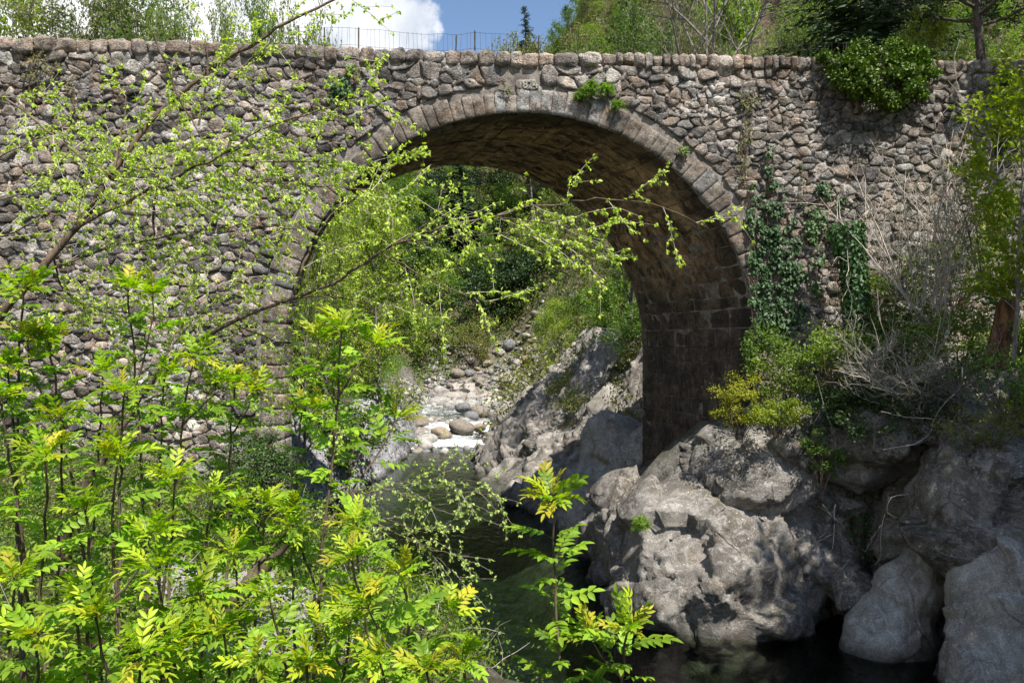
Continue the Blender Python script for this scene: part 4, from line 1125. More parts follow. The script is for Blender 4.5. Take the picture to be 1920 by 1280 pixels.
T(SD, 0, 'bush', 'bush', 765, 70, 530, 1.9, 'dark bush behind the yellow-green trees in the arch', rz=5.2, sx=1.1)
T(SG, 0, 'bush', 'bush', 900, 68, 560, 1.9, 'green bush above the pale scree', rz=4.0, sx=1.2)
T(SO, 0, 'bush', 'bush', 985, 69, 540, 1.9, 'olive bush on the slope above the scree', rz=0.9, sx=1.2)
T(SO, 1, 'bush', 'bush', 850, 64, 600, 1.9, 'small olive bush at the west end of the scree', rz=2.9, sx=1.0)
T(SG, 1, 'bush', 'bush', 1040, 66, 545, 1.9, 'green bush just above the brown leaf litter in the arch', rz=1.6, sx=1.1)
T(SS, 0, 'bush', 'bush', 690, 44, 690, 1.9, 'pale green bush on the bank above the pitted rock', rz=0.3, sx=1.2)
T(SS, 1, 'bush', 'bush', 610, 34, 700, 1.9, 'leafy green bush at the top edge of the pitted rock', rz=0.8, sx=1.2)
T(SG, 0, 'bush', 'bush', 640, 27, 745, 1.9, 'low green bush trailing over the pitted rock', rz=1.9, sx=1.2)
T(SO, 0, 'bush', 'bush', 745, 52, 700, 1.9, 'brownish thin bush where the stony bar begins', rz=1.9, sx=0.9)
gv = np.random.default_rng(77)
kinds = [(SP, 8.6, 'broadleaf_tree'), (GT, 8.6, 'broadleaf_tree'), (OT, 8.6, 'broadleaf_tree'), (BT, 8.6, 'bare_tree'), (YT, 8.6, 'broadleaf_tree')]
cnt = 0
while cnt < 44:
    d = gv.uniform(76, 116); X = gv.uniform(640, 1230)
    kd, H, nm = kinds[gv.choice(5, p=[.16, .58, .12, .06, .08])]
    plant(kd[gv.integers(0, 2)], nm, 'tree', at_ground(X, d), gv.uniform(0.5, 0.85), {'bare_tree': 'leafless tree in the mixed wood on the far valley side'}.get(nm, 'leafy tree in the mixed wood on the far valley side'), 'trees of the far valley side', gv.uniform(0, 6.28))
    cnt += 1
for i in range(120):
    d = gv.uniform(60, 104); X = gv.uniform(700, 1230); kd = (SG, SS, SO, SD, SG, SD)[gv.integers(0, 6)]
    plant(kd[gv.integers(0, 2)], 'bush', 'bush', at_ground(X, d), gv.uniform(1.1, 2.6), 'rounded bush on the steep far valley side above the scree', 'bushes of the far valley side', gv.uniform(0, 6.28), gv.uniform(0.8, 1.2), 'stems')

# ------------------------------------------------------------------ above the parapet
T(CT, 0, 'conifer', 'tree', 988, 92, 8, 10, 'small lone dark conifer standing against the blue sky', rz=0.5, sx=0.85)
BIG = [broadleaf(45, 9, 0.42, 16, 8, 6, 2, 0.06, BUD, t0=0.42, tr=0.017, bark='bark_grey')]
T(BIG, 0, 'bare_tree', 'tree', 1345, 23, -110, 9, 'grey many-branched bare tree above the middle of the coping', rz=0.5, sx=0.8)
T(BT, 1, 'bare_tree', 'tree', 1268, 48, -20, 8.6, 'smaller bare tree west of the grey many-branched one', rz=1.5, sx=0.7)
BC = [conifer(53, 10, 0.34, 34, 9, dens=1.7)]
T(BC, 0, 'conifer', 'tree', 1610, 27, -200, 10, 'broad dark conifer directly above the ivy on the parapet', rz=0.5, sx=1.25)
T(BC, 0, 'conifer', 'tree', 1535, 33, -90, 10, 'second dark conifer just west of the broad one', rz=2.5, sx=1.1)
T(BC, 0, 'conifer', 'tree', 1680, 36, -120, 10, 'dark conifer behind the broad one on the pine side', rz=1.5, sx=1.0)
T(YT, 0, 'broadleaf_tree', 'tree', 1735, 23, 32, 8.6, 'brilliant yellow-green bush glowing beside the dark conifer', rz=0.9, sx=0.55)
T(NG, 1, 'broadleaf_tree', 'tree', 1180, 27, 42, 8.6, 'dense reddish-green shrub rising just above the coping', rz=2.9, sx=0.6)
T(OT, 0, 'broadleaf_tree', 'tree', 1095, 72, 58, 8.6, 'pale olive shrub above the coping below the lone conifer', rz=1.9, sx=0.55)
T(NO, 1, 'broadleaf_tree', 'tree', 1290, 26, 50, 8.6, 'olive shrub at the foot of the grey bare tree', rz=0.9, sx=0.5)
T(NS, 0, 'broadleaf_tree', 'tree', 1475, 31, 15, 8.6, 'light green tree between the grey bare tree and the broad conifer', rz=4.0, sx=0.65)
T(SP, 1, 'broadleaf_tree', 'tree', 1410, 40, -10, 8.6, 'thin spring green tree behind the grey bare tree', rz=4.9, sx=0.7)
T(NG, 0, 'broadleaf_tree', 'tree', 1790, 34, 30, 8.6, 'green tree in shade behind the pine trunk', rz=1.1, sx=0.6)
T(OT, 0, 'broadleaf_tree', 'tree', 1000, 74, 76, 8.6, 'low olive thicket at the end of the wire fence', rz=1.1, sx=0.6)
T(OT, 1, 'broadleaf_tree', 'tree', 930, 84, 84, 8.6, 'lowest olive shrub showing under the fence wire', rz=3.1, sx=0.5)
T(YT, 1, 'broadleaf_tree', 'tree', 60, 25, 0, 8.6, 'light green shrub above the western end of the parapet', rz=0.3, sx=0.75)
T(NO, 1, 'broadleaf_tree', 'tree', 150, 25, -10, 8.6, 'thin olive shrub second from the western end of the parapet', rz=0.3, sx=0.8)
T(NG, 0, 'broadleaf_tree', 'tree', 262, 25, -45, 8.6, 'tallest dense green tree above the western parapet', rz=1.3, sx=0.55)
T(BT, 0, 'bare_tree', 'tree', 95, 24, -30, 8.6, 'bare twiggy tree behind the western shrubs', rz=1.3, sx=0.6)
T(NS, 0, 'broadleaf_tree', 'tree', 350, 24, 22, 8.6, 'spindly light green shrub beside the tallest green tree', rz=1.7, sx=0.4)
T(NG, 1, 'broadleaf_tree', 'tree', 482, 25, 8, 8.6, 'small round green tree standing alone before the cloud', rz=2.3, sx=0.30)
T(NS, 1, 'broadleaf_tree', 'tree', 420, 24, 48, 8.6, 'low sprigs of green shrub just west of the small round tree', rz=2.3, sx=0.3)
T(NS, 0, 'broadleaf_tree', 'tree', 570, 24, 50, 8.6, 'sparse low shrub between the small round tree and the fence', rz=3.3, sx=0.28)
T(NO, 0, 'broadleaf_tree', 'tree', 205, 30, 30, 8.6, 'pale olive shrub tucked behind the tallest green tree', rz=3.3, sx=0.5)
cnt = 0
while cnt < 120:
    d = gv.uniform(40, 117); X = gv.uniform(985, 2050)
    kd, H, nm = kinds[gv.choice(5, p=[.26, .10, .34, .16, .14])]
    s = gv.uniform(0.45, 0.85) if X > 1060 else gv.uniform(0.3, 0.5)
    plant(kd[gv.integers(0, 2)], nm, 'tree', at_ground(X, d), s, {'bare_tree': 'leafless tree on the hillside rising behind the parapet'}.get(nm, 'leafing tree on the hillside rising behind the parapet'), 'trees of the hillside above the bridge', gv.uniform(0, 6.28))
    cnt += 1
# the pine: dark straight trunk, boughs high over the road
def pine():
    d = 21.5; b = px(1842, 130, d); g = np.random.default_rng(5); base = np.array([b[0], d, tz(b[0], d)])
    e = empty('pine_tree', tuple(base), 'dark pine with straight trunk and shadowed canopy above the shaded wall', 'tree')
    tp = px(1828, -20, d); tp2 = px(1822, -330, d)
    K = np.array([base, b, tp, tp2]) - base; tt = np.array([0, .55, .75, 1]); q = np.linspace(0, 1, 12)
    tk = np.stack([np.interp(q, tt, K[:, k]) for k in range(3)], 1)[None]
    A = Acc(); A.add(*tubes(tk, np.linspace(0.19, 0.08, 12)[None], 9))
    P, Tn, t_ = along(tk, 26, 0.655, 0.99, g); az = np.arange(26) * 2.4
    dv = np.column_stack([np.cos(az), np.sin(az), np.full(26, 0.22)])
    b1 = sprout(P, dv, 3.4 * (1.25 - t_ * 0.6) * g.uniform(0.8, 1.1, 26), 7, 0.09, 0.25, g); A.add(*tubes(b1, np.full((26, 1), 0.06) * np.linspace(1, 0.25, 7), 5))
    P, Tn, t_ = along(b1, 11, 0.3, 1, g); b2 = sprout(P, fan(Tn, g.uniform(0.4, 1, len(P)), g.uniform(0, 6.28, len(P))), g.uniform(0.5, 1.1, len(P)), 4, 0.15, 0.3, g)
    A.add(*tubes(b2, np.full((len(P), 1), 0.018) * np.linspace(1, 0.4, 4), 3))
    P, Tn, t_ = along(b2, 44, 0.2, 1, g); P = P + g.normal(size=P.shape) * 0.12
    V, Fc = leaf_quads(P, unit(Tn * 0.6 + rand_dirs(len(P), g, 0.3)), rand_dirs(len(P), g, 1), 0.20, 0.05)
    obj('trunk', A.me('trunk', M['bark_dark'], True), e); obj('crown', mesh('crown', V, Fc, M['needle'], tones(len(P), g, *CON)), e)
pine()

# ------------------------------------------------------------------ wire fence behind the coping
fe = empty('wire_fence', (0, D0 + 0.95, 10.6), 'rusty wire mesh fence with thin posts behind the coping', 'fence')
yF = D0 + 0.95
def fz(X, Y): q = px(X, Y, yF); return np.array([q[0], yF - yF, q[2] - 10.6]) + np.array([0, 0, 0])
for X, Y in ((560, 48), (608, 52), (672, 52), (856, 66), (890, 58), (1010, 70), (1120, 72), (1240, 75), (1587, 80)):
    q = px(X, Y, yF); lean = 0.10 if X == 856 else 0.0
    PL = np.array([[[q[0] + lean * -0.8, 0, 0.0], [q[0], 0, q[2] - 10.6]]]); v, f = tubes(PL, np.full((1, 2), 0.016), 5)
    obj('fence_post', mesh('fence_post', v, f, M['bark_dark']), fe)
A = Acc(); xs_ = np.linspace(px(540, 0, yF)[0], px(1600, 0, yF)[0], 90)
topz = np.interp(xs_, [px(a, 0, yF)[0] for a in (540, 608, 672, 760, 856, 890, 1010, 1240, 1600)], [px(0, b, yF)[2] - 10.6 for b in (50, 52, 53, 62, 66, 60, 72, 77, 82)])
for f_ in (1.0, 0.80, 0.62, 0.45, 0.2):
    PL = np.column_stack([xs_, 0 * xs_ + 0.015 * np.sin(xs_ * 9), topz * f_ + 0.012 * np.sin(xs_ * 5 + f_ * 9)])[None]
    A.add(*tubes(PL, np.full((1, len(xs_)), 0.0035), 3))
xv = np.linspace(xs_[0], xs_[-1], 118); tv = np.interp(xv, xs_, topz); gw = np.random.default_rng(3)
PL = np.stack([np.column_stack([xv, 0 * xv, tv * 0]), np.column_stack([xv + gw.normal(size=118) * 0.02, 0 * xv, tv * 0.5]), np.column_stack([xv + gw.normal(size=118) * 0.03, 0 * xv, tv + 0.02])], 1)
A.add(*tubes(PL, np.full((118, 3), 0.003), 3))
obj('wire_mesh', A.me('wire_mesh', M['bark_dark']), fe)
# ------------------------------------------------------------------ undergrowth on the slopes: nobody could count it
def scatter(name, pts, leaf, cols, mat, g, csz, per, hgt, up=0.6, kind='stuff', tint=None):
    """low clumps of leaves round the given ground points"""
    n = len(pts) * per; w = np.repeat(np.arange(len(pts)), per)
    sz = csz * g.uniform(0.5, 1.4, len(pts))
    P = pts[w] + g.normal(size=(n, 3)) * (sz[w] * 0.5)[:, None] * np.array([1, 1, 0])
    P[:, 2] += np.abs(g.normal(size=n)) * hgt * (sz[w] / csz)
    L = np.broadcast_to(leaf, (len(pts),))[w]
    V, Fc = leaf_quads(P, rand_dirs(n, g, 0.35), rand_dirs(n, g, up), L * g.uniform(0.6, 1.3, n), L * 0.6 * g.uniform(0.7, 1.2, n))
    ct = g.uniform(0.65, 1.25, len(pts)) if tint is None else tint
    obj(name, mesh(name, V, Fc, M[mat], tones(n, g, *cols) * np.repeat(ct[w], 4)[:, None]), kind=kind)
def ground_pts(n, fx, g, lift=0.0):
    xy = fx(n); z = terrain(xy[:, 0], xy[:, 1]); return np.column_stack([xy, z + lift])
g = np.random.default_rng(101)
def far_xy(n):
    d = 58.5 + 59 * g.random(n) ** 1.1; X = g.uniform(560, 1260, n); return np.column_stack([(X - 960) / F * d, d])
pts = ground_pts(3600, far_xy, g)
den = fbm(pts * 0.12, 6, 3)
pts = pts[(den > -0.12) & ~((pts[:, 1] < 62) & (np.abs(pts[:, 0] + 1) < 4.0))]
scatter('slope_undergrowth', pts[::2], 0.24, GRN, 'leaf', g, 1.5, 26, 0.7)
scatter('slope_brambles', pts[1::2], 0.22, OLV, 'leaf', g, 1.5, 20, 0.6)
def hill_xy(n):
    d = 38 + 80 * g.random(n); X = g.uniform(930, 2100, n); return np.column_stack([(X - 960) / F * d, d])
pts = ground_pts(4600, hill_xy, g)
scatter('hillside_undergrowth', pts, 0.26, OLV, 'leaf', g, 1.6, 22, 0.9)
def mid_xy(n):
    d = g.uniform(21.5, 54, n); s = g.random(n) < 0.5
    x = np.where(s, np.interp(d, _ys, _Ls) - 1.7 - g.exponential(2.6, n), np.interp(d, _ys, _Rs) + 4.6 + g.exponential(2.5, n)); return np.column_stack([x, d])
pts = ground_pts(1500, mid_xy, g)
scatter('bank_undergrowth', pts, 0.11, GRN, 'leaf', g, 0.7, 46, 0.35)
def mid2_xy(n):
    d = g.uniform(22, 48, n); return np.column_stack([np.interp(d, _ys, _Rs) + g.uniform(2.4, 5.2, n), d])
pts = ground_pts(900, mid2_xy, g); pts = pts[fbm(pts * 0.5, 2, 2) > 0.12]; pts[:, 2] += 0.5
scatter('rock_ledge_plants', pts, 0.10, OLV, 'leaf', g, 0.5, 30, 0.2)
# near west bank: bramble, ivy and new growth under the saplings
def near_xy(n):
    d = g.uniform(4.2, 15.4, n); x = np.interp(d, _ys, _Ls) - 0.25 - g.random(n) * (9.5 + 0.2 * d); return np.column_stack([x, d])
pts = ground_pts(2600, near_xy, g)
pd = np.min(np.hypot(pts[:, None, 0] - pc[None, :, 0], pts[:, None, 1] - pc[None, :, 1]), axis=1)
pts = pts[(pd > 0.75) | (g.random(len(pts)) < 0.45)]; pts = pts[(pts[:, 0] < np.interp(pts[:, 1], _ys, _Ls) - 0.1) & ((pts[:, 0] < -0.55) | (pts[:, 1] > 9.5))]
scatter('near_undergrowth', pts[::2], 0.062, SPR, 'leaf', g, 0.42, 46, 0.16)
scatter('near_brambles', pts[1::2], 0.055, GRN, 'leaf', g, 0.45, 46, 0.22)
def dead_twigs(name, pts, ln, rad, g, mat='bark_pale', up=0.3, kind='stuff', K=5):
    n = len(pts); PL = sprout(pts, rand_dirs(n, g, up), ln * g.uniform(0.4, 1.3, n), K, 0.22, -0.1, g)
    A = Acc(); A.add(*tubes(PL, np.full((n, 1), rad) * g.uniform(0.6, 1.4, (n, 1)) * np.linspace(1, 0.4, K), 3))
    obj(name, A.me(name, M[mat]), kind=kind)
dead_twigs('near_bramble_stems', pts[::3] + [0, 0, 0.05], 0.75, 0.005, g)
pl = ground_pts(2200, near_xy, g, 0.03)
n = len(pl); V, Fc = leaf_quads(pl, rand_dirs(n, g, 0), rand_dirs(n, g, 3.0), 0.07 * g.uniform(0.6, 1.3, n), 0.05)
obj('leaf_litter', mesh('leaf_litter', V, Fc, M['leaf_dark'], tones(n, g, (0.20, 0.13, 0.075), (0.11, 0.07, 0.045))), kind='stuff')

# ------------------------------------------------------------------ pinnate leaves and saplings
def pinnate(seed, pairs=5, young=False, droop=0.5):
    """one compound leaf, 1 m long along +y, upper side +z: rachis and folded, tapering leaflets"""
    g = np.random.default_rng(seed); K = 9; q = np.linspace(0, 1, K)
    ra = np.column_stack([0.03 * np.sin(q * 3 + seed), q, -droop * q ** 2 * 0.5 + 0.10 * q])
    A = Acc(); base = np.array((0.15, 0.17, 0.03)); A.add(*tubes(ra[None], np.linspace(0.012, 0.005, K)[None], 3), base)
    Vl = []
    def leaflet(p, d, nrm, L, W, c):
        d = unit(d); s = unit(np.cross(d, nrm)); n2 = np.cross(s, d); t_ = np.array([0.0, 0.22, 0.55, 0.82, 1.0]); w_ = np.array([0.0, 0.78, 1.0, 0.55, 0.0]) * W / 2
        dr = -0.22 * t_ ** 2 * L; M_ = p + d * (t_ * L)[:, None] + n2 * dr[:, None]
        Lf = M_ - s * w_[:, None] + n2 * (w_ * 0.45)[:, None]; Rg = M_ + s * w_[:, None] + n2 * (w_ * 0.45)[:, None]
        V = np.vstack([M_, Lf[1:4], Rg[1:4]])
        T_ = np.array([[0, 1, 5], [0, 8, 1], [3, 4, 7], [3, 10, 4]]); Q_ = np.array([[1, 2, 6, 5], [2, 3, 7, 6], [1, 8, 9, 2], [2, 9, 10, 3]])
        k = A.k; A.V.append(V); A.T.append(T_ + k); A.Q.append(Q_ + k); A.C.append(np.tile(c, (len(V), 1))); A.k += len(V)
    ca = np.array((0.31, 0.41, 0.022)) if young else np.array((0.16, 0.29, 0.024)); cb = np.array((0.38, 0.41, 0.024)) if young else np.array((0.26, 0.37, 0.028))
    if young and seed % 4 == 1: ca = np.array((0.40, 0.33, 0.03)); cb = np.array((0.36, 0.38, 0.02))
    if not young and seed % 3 == 2: ca = np.array((0.11, 0.22, 0.02))
    for i in range(pairs):
        t_ = 0.28 + 0.62 * i / (pairs - 1); p = np.array([np.interp(t_, q, ra[:, k]) for k in range(3)])
        for s in (-1, 1):
            f = g.random(); a = g.uniform(0.75, 1.05) * (0.75 if young else 1.0)
            leaflet(p, np.array([s * math.sin(a), math.cos(a), -0.12 + g.normal() * 0.12]), np.array([s * -0.2 + g.normal() * 0.15, 0, 1.0]),
                    (0.34 if not young else 0.38) * g.uniform(0.85, 1.1) * (1 - 0.25 * abs(t_ - 0.55)), (0.165 if not young else 0.115) * g.uniform(0.85, 1.15), (ca * f + cb * (1 - f)) * g.uniform(0.85, 1.15))
    leaflet(ra[-1], ra[-1] - ra[-2], np.array([0, 0.2, 1.0]), 0.32, 0.13 if not young else 0.09, (ca + cb) / 2)
    return A.me('leaf', M['leaf_young'])
PIN = [pinnate(k, 4 + k % 3, False, 0.35 + 0.25 * (k % 3)) for k in range(6)]
PIY = [pinnate(20 + k, 4 + k % 2, True, 0.25 + 0.3 * k) for k in range(4)]
def frame(d, up):
    y = np.array(d) / np.linalg.norm(d); x = np.cross(y, up); x /= np.linalg.norm(x) + 1e-9; z = np.cross(x, y)
    return Matrix(((x[0], y[0], z[0]), (x[1], y[1], z[1]), (x[2], y[2], z[2])))
def sapling(paths, d0, label, size=0.27, seed=0, start=0.38, r0=0.014, gap=0.105, name='ash_sapling', tip=13, dtop=None):
    """paths in photograph pixels, first one the stem from the bottom up; leaves in opposite pairs and a tuft at each tip"""
    g = np.random.default_rng(900 + seed); size = size * 0.77; X0, Y0 = paths[0][0]
    q = px(X0, Y0, d0); base = np.array([q[0] + g.uniform(-.1, .1), d0, tz(q[0], d0)])
    e = empty(name, tuple(base), label, 'sapling', 'ash saplings on the near bank')
    A = Acc(); lv = []
    for k, pth in enumerate(paths):
        dd = np.linspace(d0, dtop or d0 - 0.25, len(pth)) if k == 0 else np.full(len(pth), (dtop or d0 - 0.15)) + np.linspace(0, g.uniform(-.25, .25), len(pth))
        W = np.array([px(a, b, c) for (a, b), c in zip(pth, dd)]) - base
        if k == 0: W = np.vstack([[0, 0, -0.15], W]) if q[2] > base[2] + 0.1 else W
        s = np.concatenate([[0], np.cumsum(np.linalg.norm(np.diff(W, axis=0), axis=1))]); n = max(6, int(s[-1] / 0.12))
        u = np.linspace(0, s[-1], n); PL = np.stack([np.interp(u, s, W[:, j]) for j in range(3)], 1)
        PL[1:-1] += g.normal(size=(n - 2, 3)) * 0.006
        r_ = r0 * (1 if k == 0 else 0.62); A.add(*tubes(PL[None], np.linspace(r_, r_ * 0.45, n)[None], 6))
        T_ = unit(np.gradient(PL, axis=0)); az = g.uniform(0, 6.28); st = start if k == 0 else 0.35
        u0 = s[-1] - min(s[-1] * (1 - st), 1.05)
        while u0 < s[-1] - 0.05:
            i = min(n - 1, int(u0 / s[-1] * (n - 1))); p = PL[i]; near = (s[-1] - u0) / 1.0
            for h_ in (0, math.pi):
                if g.random() < 0.10: continue
                dv = fan(T_[i][None], np.array([g.uniform(0.75, 1.15) + 0.15 * near]), np.array([az + h_ + g.uniform(-.3, .3)]))[0]
                lv.append((p, dv + np.array([0, 0, 0.05]), size * g.uniform(0.75, 1.15), PIN[g.integers(0, 6)]))
            az += math.pi / 2 + g.uniform(-.3, .3); u0 += gap * g.uniform(0.8, 1.2)
        for j in range(tip):
            dv = fan(T_[-1][None], np.array([g.uniform(0.25, 1.15)]), np.array([j * 2.4 + g.uniform(-.3, .3)]))[0]
            lv.append((PL[-1], dv, size * g.uniform(0.6, 0.95), PIY[g.integers(0, 4)] if j < tip * 0.62 else PIN[g.integers(0, 6)]))
    obj('stem', A.me('stem', M['bark_brown'], True), e)
    for p, dv, L, me in lv[:300]:
        o = bpy.data.objects.new('leaf', me); link(o, e)
        m = (frame(dv, np.array([0, 0, 1.0]) + g.normal(size=3) * 0.25) @ Matrix.Rotation(g.normal() * 0.25, 3, 'Y')).to_4x4()
        o.matrix_local = Matrix.Translation(Vector(p)) @ m @ Matrix.Diagonal((L, L, L, 1))
    return e
SAP = [
 ([[(240, 1330), (215, 1100), (213, 950), (220, 865)], [(214, 1120), (262, 1060), (280, 1010)]], 4.4, 'tall ash sapling with dark straight stem in front of the leafy western bank', 0.27),
 ([[(95, 1330), (60, 1170), (40, 1000), (20, 880), (2, 750)]], 4.9, 'ash sapling with pale leaning stem nearest the western picture edge', 0.26),
 ([[(170, 1120), (130, 870), (100, 700), (92, 640)], [(125, 850), (60, 700), (52, 640)]], 5.2, 'ash sapling whose bright crown stands before the wall base', 0.27),
 ([[(275, 1100), (262, 800), (248, 640), (240, 545)], [(255, 720), (290, 590), (286, 560)]], 5.6, 'slender ash sapling with the highest leaf tuft against the rubble wall', 0.27),
 ([[(318, 1080), (340, 820), (352, 720), (365, 670)], [(340, 800), (400, 740), (405, 720)]], 5.4, 'ash sapling just beside the thick elm limb', 0.26),
 ([[(597, 1330), (600, 1130), (606, 990), (625, 870), (637, 690), (640, 625)], [(612, 985), (690, 880), (742, 790)], [(633, 745), (668, 690), (700, 650)], [(632, 770), (606, 710), (596, 640)]], 4.8, 'forked ash sapling with yellow tufts standing before the pitted rock', 0.26),
 ([[(777, 1340), (768, 1210), (760, 1120), (752, 1080)], [(775, 1275), (725, 1205), (690, 1140)], [(780, 1265), (822, 1200), (845, 1150)]], 3.9, 'broad three-forked ash sapling at the bottom in front of the pool', 0.26),
 ([[(1055, 1340), (1042, 1120), (1037, 1000), (1034, 940)]], 4.4, 'single straight ash sapling with tiered leaves before the dark pool', 0.31),
 ([[(1162, 1340), (1166, 1240), (1176, 1185)], [(1165, 1270), (1130, 1230), (1110, 1200)]], 4.3, 'short ash sapling before the big rock outcrop', 0.30),
 ([[(548, 1010), (562, 820), (568, 765)], [(566, 860), (600, 800), (598, 770)]], 5.6, 'small thin ash sapling beside the dark ivy mound', 0.23),
 ([[(380, 1250), (386, 1050), (398, 930)], [(386, 1080), (440, 1000), (452, 960)]], 4.9, 'ash sapling below the dark ivy mound', 0.26),
 ([[(470, 1330), (482, 1080), (500, 950)], [(484, 1060), (530, 1010), (545, 985)]], 5.0, 'ash sapling with drooping leaves over the grey path', 0.25),
 ([[(345, 1330), (312, 1180), (292, 1070)], [(320, 1210), (360, 1150), (372, 1120)]], 4.2, 'leafy ash sapling leaning toward the tall dark-stemmed one', 0.27),
 ([[(560, 1340), (525, 1210), (505, 1120)]], 4.5, 'ash sapling bending over the middle of the grey path', 0.24),
 ([[(25, 1340), (15, 1210), (28, 1090)]], 4.2, 'large-leaved ash sapling filling the bottom western corner', 0.28),
 ([[(135, 1340), (150, 1230), (142, 1130)]], 4.1, 'low ash sapling between corner sapling and dark straight stem', 0.27),
 ([[(425, 1350), (430, 1270), (420, 1190)]], 3.9, 'low ash sapling at the bottom edge of the grey path', 0.25),
 ([[(640, 1350), (645, 1260), (655, 1170)], [(645, 1260), (610, 1200), (600, 1180)]], 4.0, 'leafy ash sapling at the foot of the forked one', 0.26),
 ([[(880, 1350), (872, 1290), (868, 1240)]], 3.8, 'lowest ash sapling top showing at the bottom beside the pool', 0.23),
 ([[(30, 900), (34, 640), (44, 545)]], 5.0, 'ash sapling with tuft under the thick elm limb at the picture edge', 0.26),
 ([[(424, 1000), (432, 800), (440, 720)], [(430, 820), (470, 760), (476, 735)]], 5.9, 'green ash sapling behind which the ivy mound shows', 0.25),
 ([[(175, 1000), (188, 790), (192, 700)]], 5.7, 'ash sapling half hidden between two brighter saplings by the wall', 0.24),
 ([[(690, 1350), (700, 1230), (672, 1110), (660, 1050)]], 4.4, 'thin ash sapling between forked stem and pool', 0.24),
 ([[(240, 1360), (255, 1290), (265, 1230)]], 3.7, 'ash sapling with leaf tips at the bottom below the dark stem', 0.26),
 ([[(75, 1100), (88, 960), (84, 860)]], 4.7, 'mid-height ash sapling in the densest green of the western side', 0.27),
 ([[(300, 1150), (322, 980), (328, 900)]], 4.8, 'bright ash sapling just east of the tall dark-stemmed one', 0.26),
 ([[(160, 1250), (172, 1060), (160, 960)]], 4.6, 'bright ash sapling just west of the tall dark-stemmed one', 0.26),
 ([[(520, 1350), (500, 1290), (485, 1240)]], 3.8, 'ash sapling fronds crossing the lower path', 0.24),
 ([[(745, 1360), (730, 1290), (712, 1240)]], 3.8, 'low fronds of an ash sapling under the three-forked one', 0.25),
]
SAP += [
 ([[(208, 1350), (196, 1230), (180, 1160)]], 4.0, 'leafy ash sapling low beside the tall dark stem', 0.26),
 ([[(60, 1350), (72, 1260), (66, 1200)]], 3.9, 'ash sapling with wide fronds near the bottom western corner', 0.27),
 ([[(290, 1350), (300, 1280), (318, 1210)]], 3.9, 'ash sapling with wide fronds low between tall dark stem and path', 0.26),
 ([[(380, 1350), (372, 1260), (385, 1190)]], 4.1, 'low ash sapling bending over the western side of the path', 0.25),
 ([[(590, 1360), (580, 1300), (575, 1250)]], 3.9, 'ash fronds low in front of the forked sapling', 0.25),
 ([[(820, 1360), (815, 1300), (800, 1260)]], 3.7, 'ash fronds low beneath the three-forked sapling', 0.24),
 ([[(110, 1000), (118, 860), (112, 790)]], 5.0, 'ash sapling between the western corner stems and the wall', 0.26),
 ([[(225, 900), (228, 790), (232, 740)]], 5.3, 'ash sapling just below the highest leaf tuft', 0.26),
 ([[(300, 800), (305, 740), (310, 700)]], 5.8, 'small ash sapling under the elm bough by the wall base', 0.24),
 ([[(30, 850), (20, 760), (14, 690)]], 5.0, 'ash sapling at the picture edge below the thick elm limb', 0.26),
 ([[(450, 1180), (446, 1100), (436, 1040)]], 4.7, 'ash sapling in the gap above the grey path', 0.25),
 ([[(590, 1100), (560, 1010), (548, 960)]], 5.0, 'thin ash sapling leaning away from the forked one', 0.24),
 ([[(690, 1200), (668, 1040), (664, 985)]], 4.7, 'ash sapling whose tuft stands just below the forked branch', 0.24),
]
for i, (pth, d, lab, sz) in enumerate(SAP): sapling(pth, d, lab, sz, i)

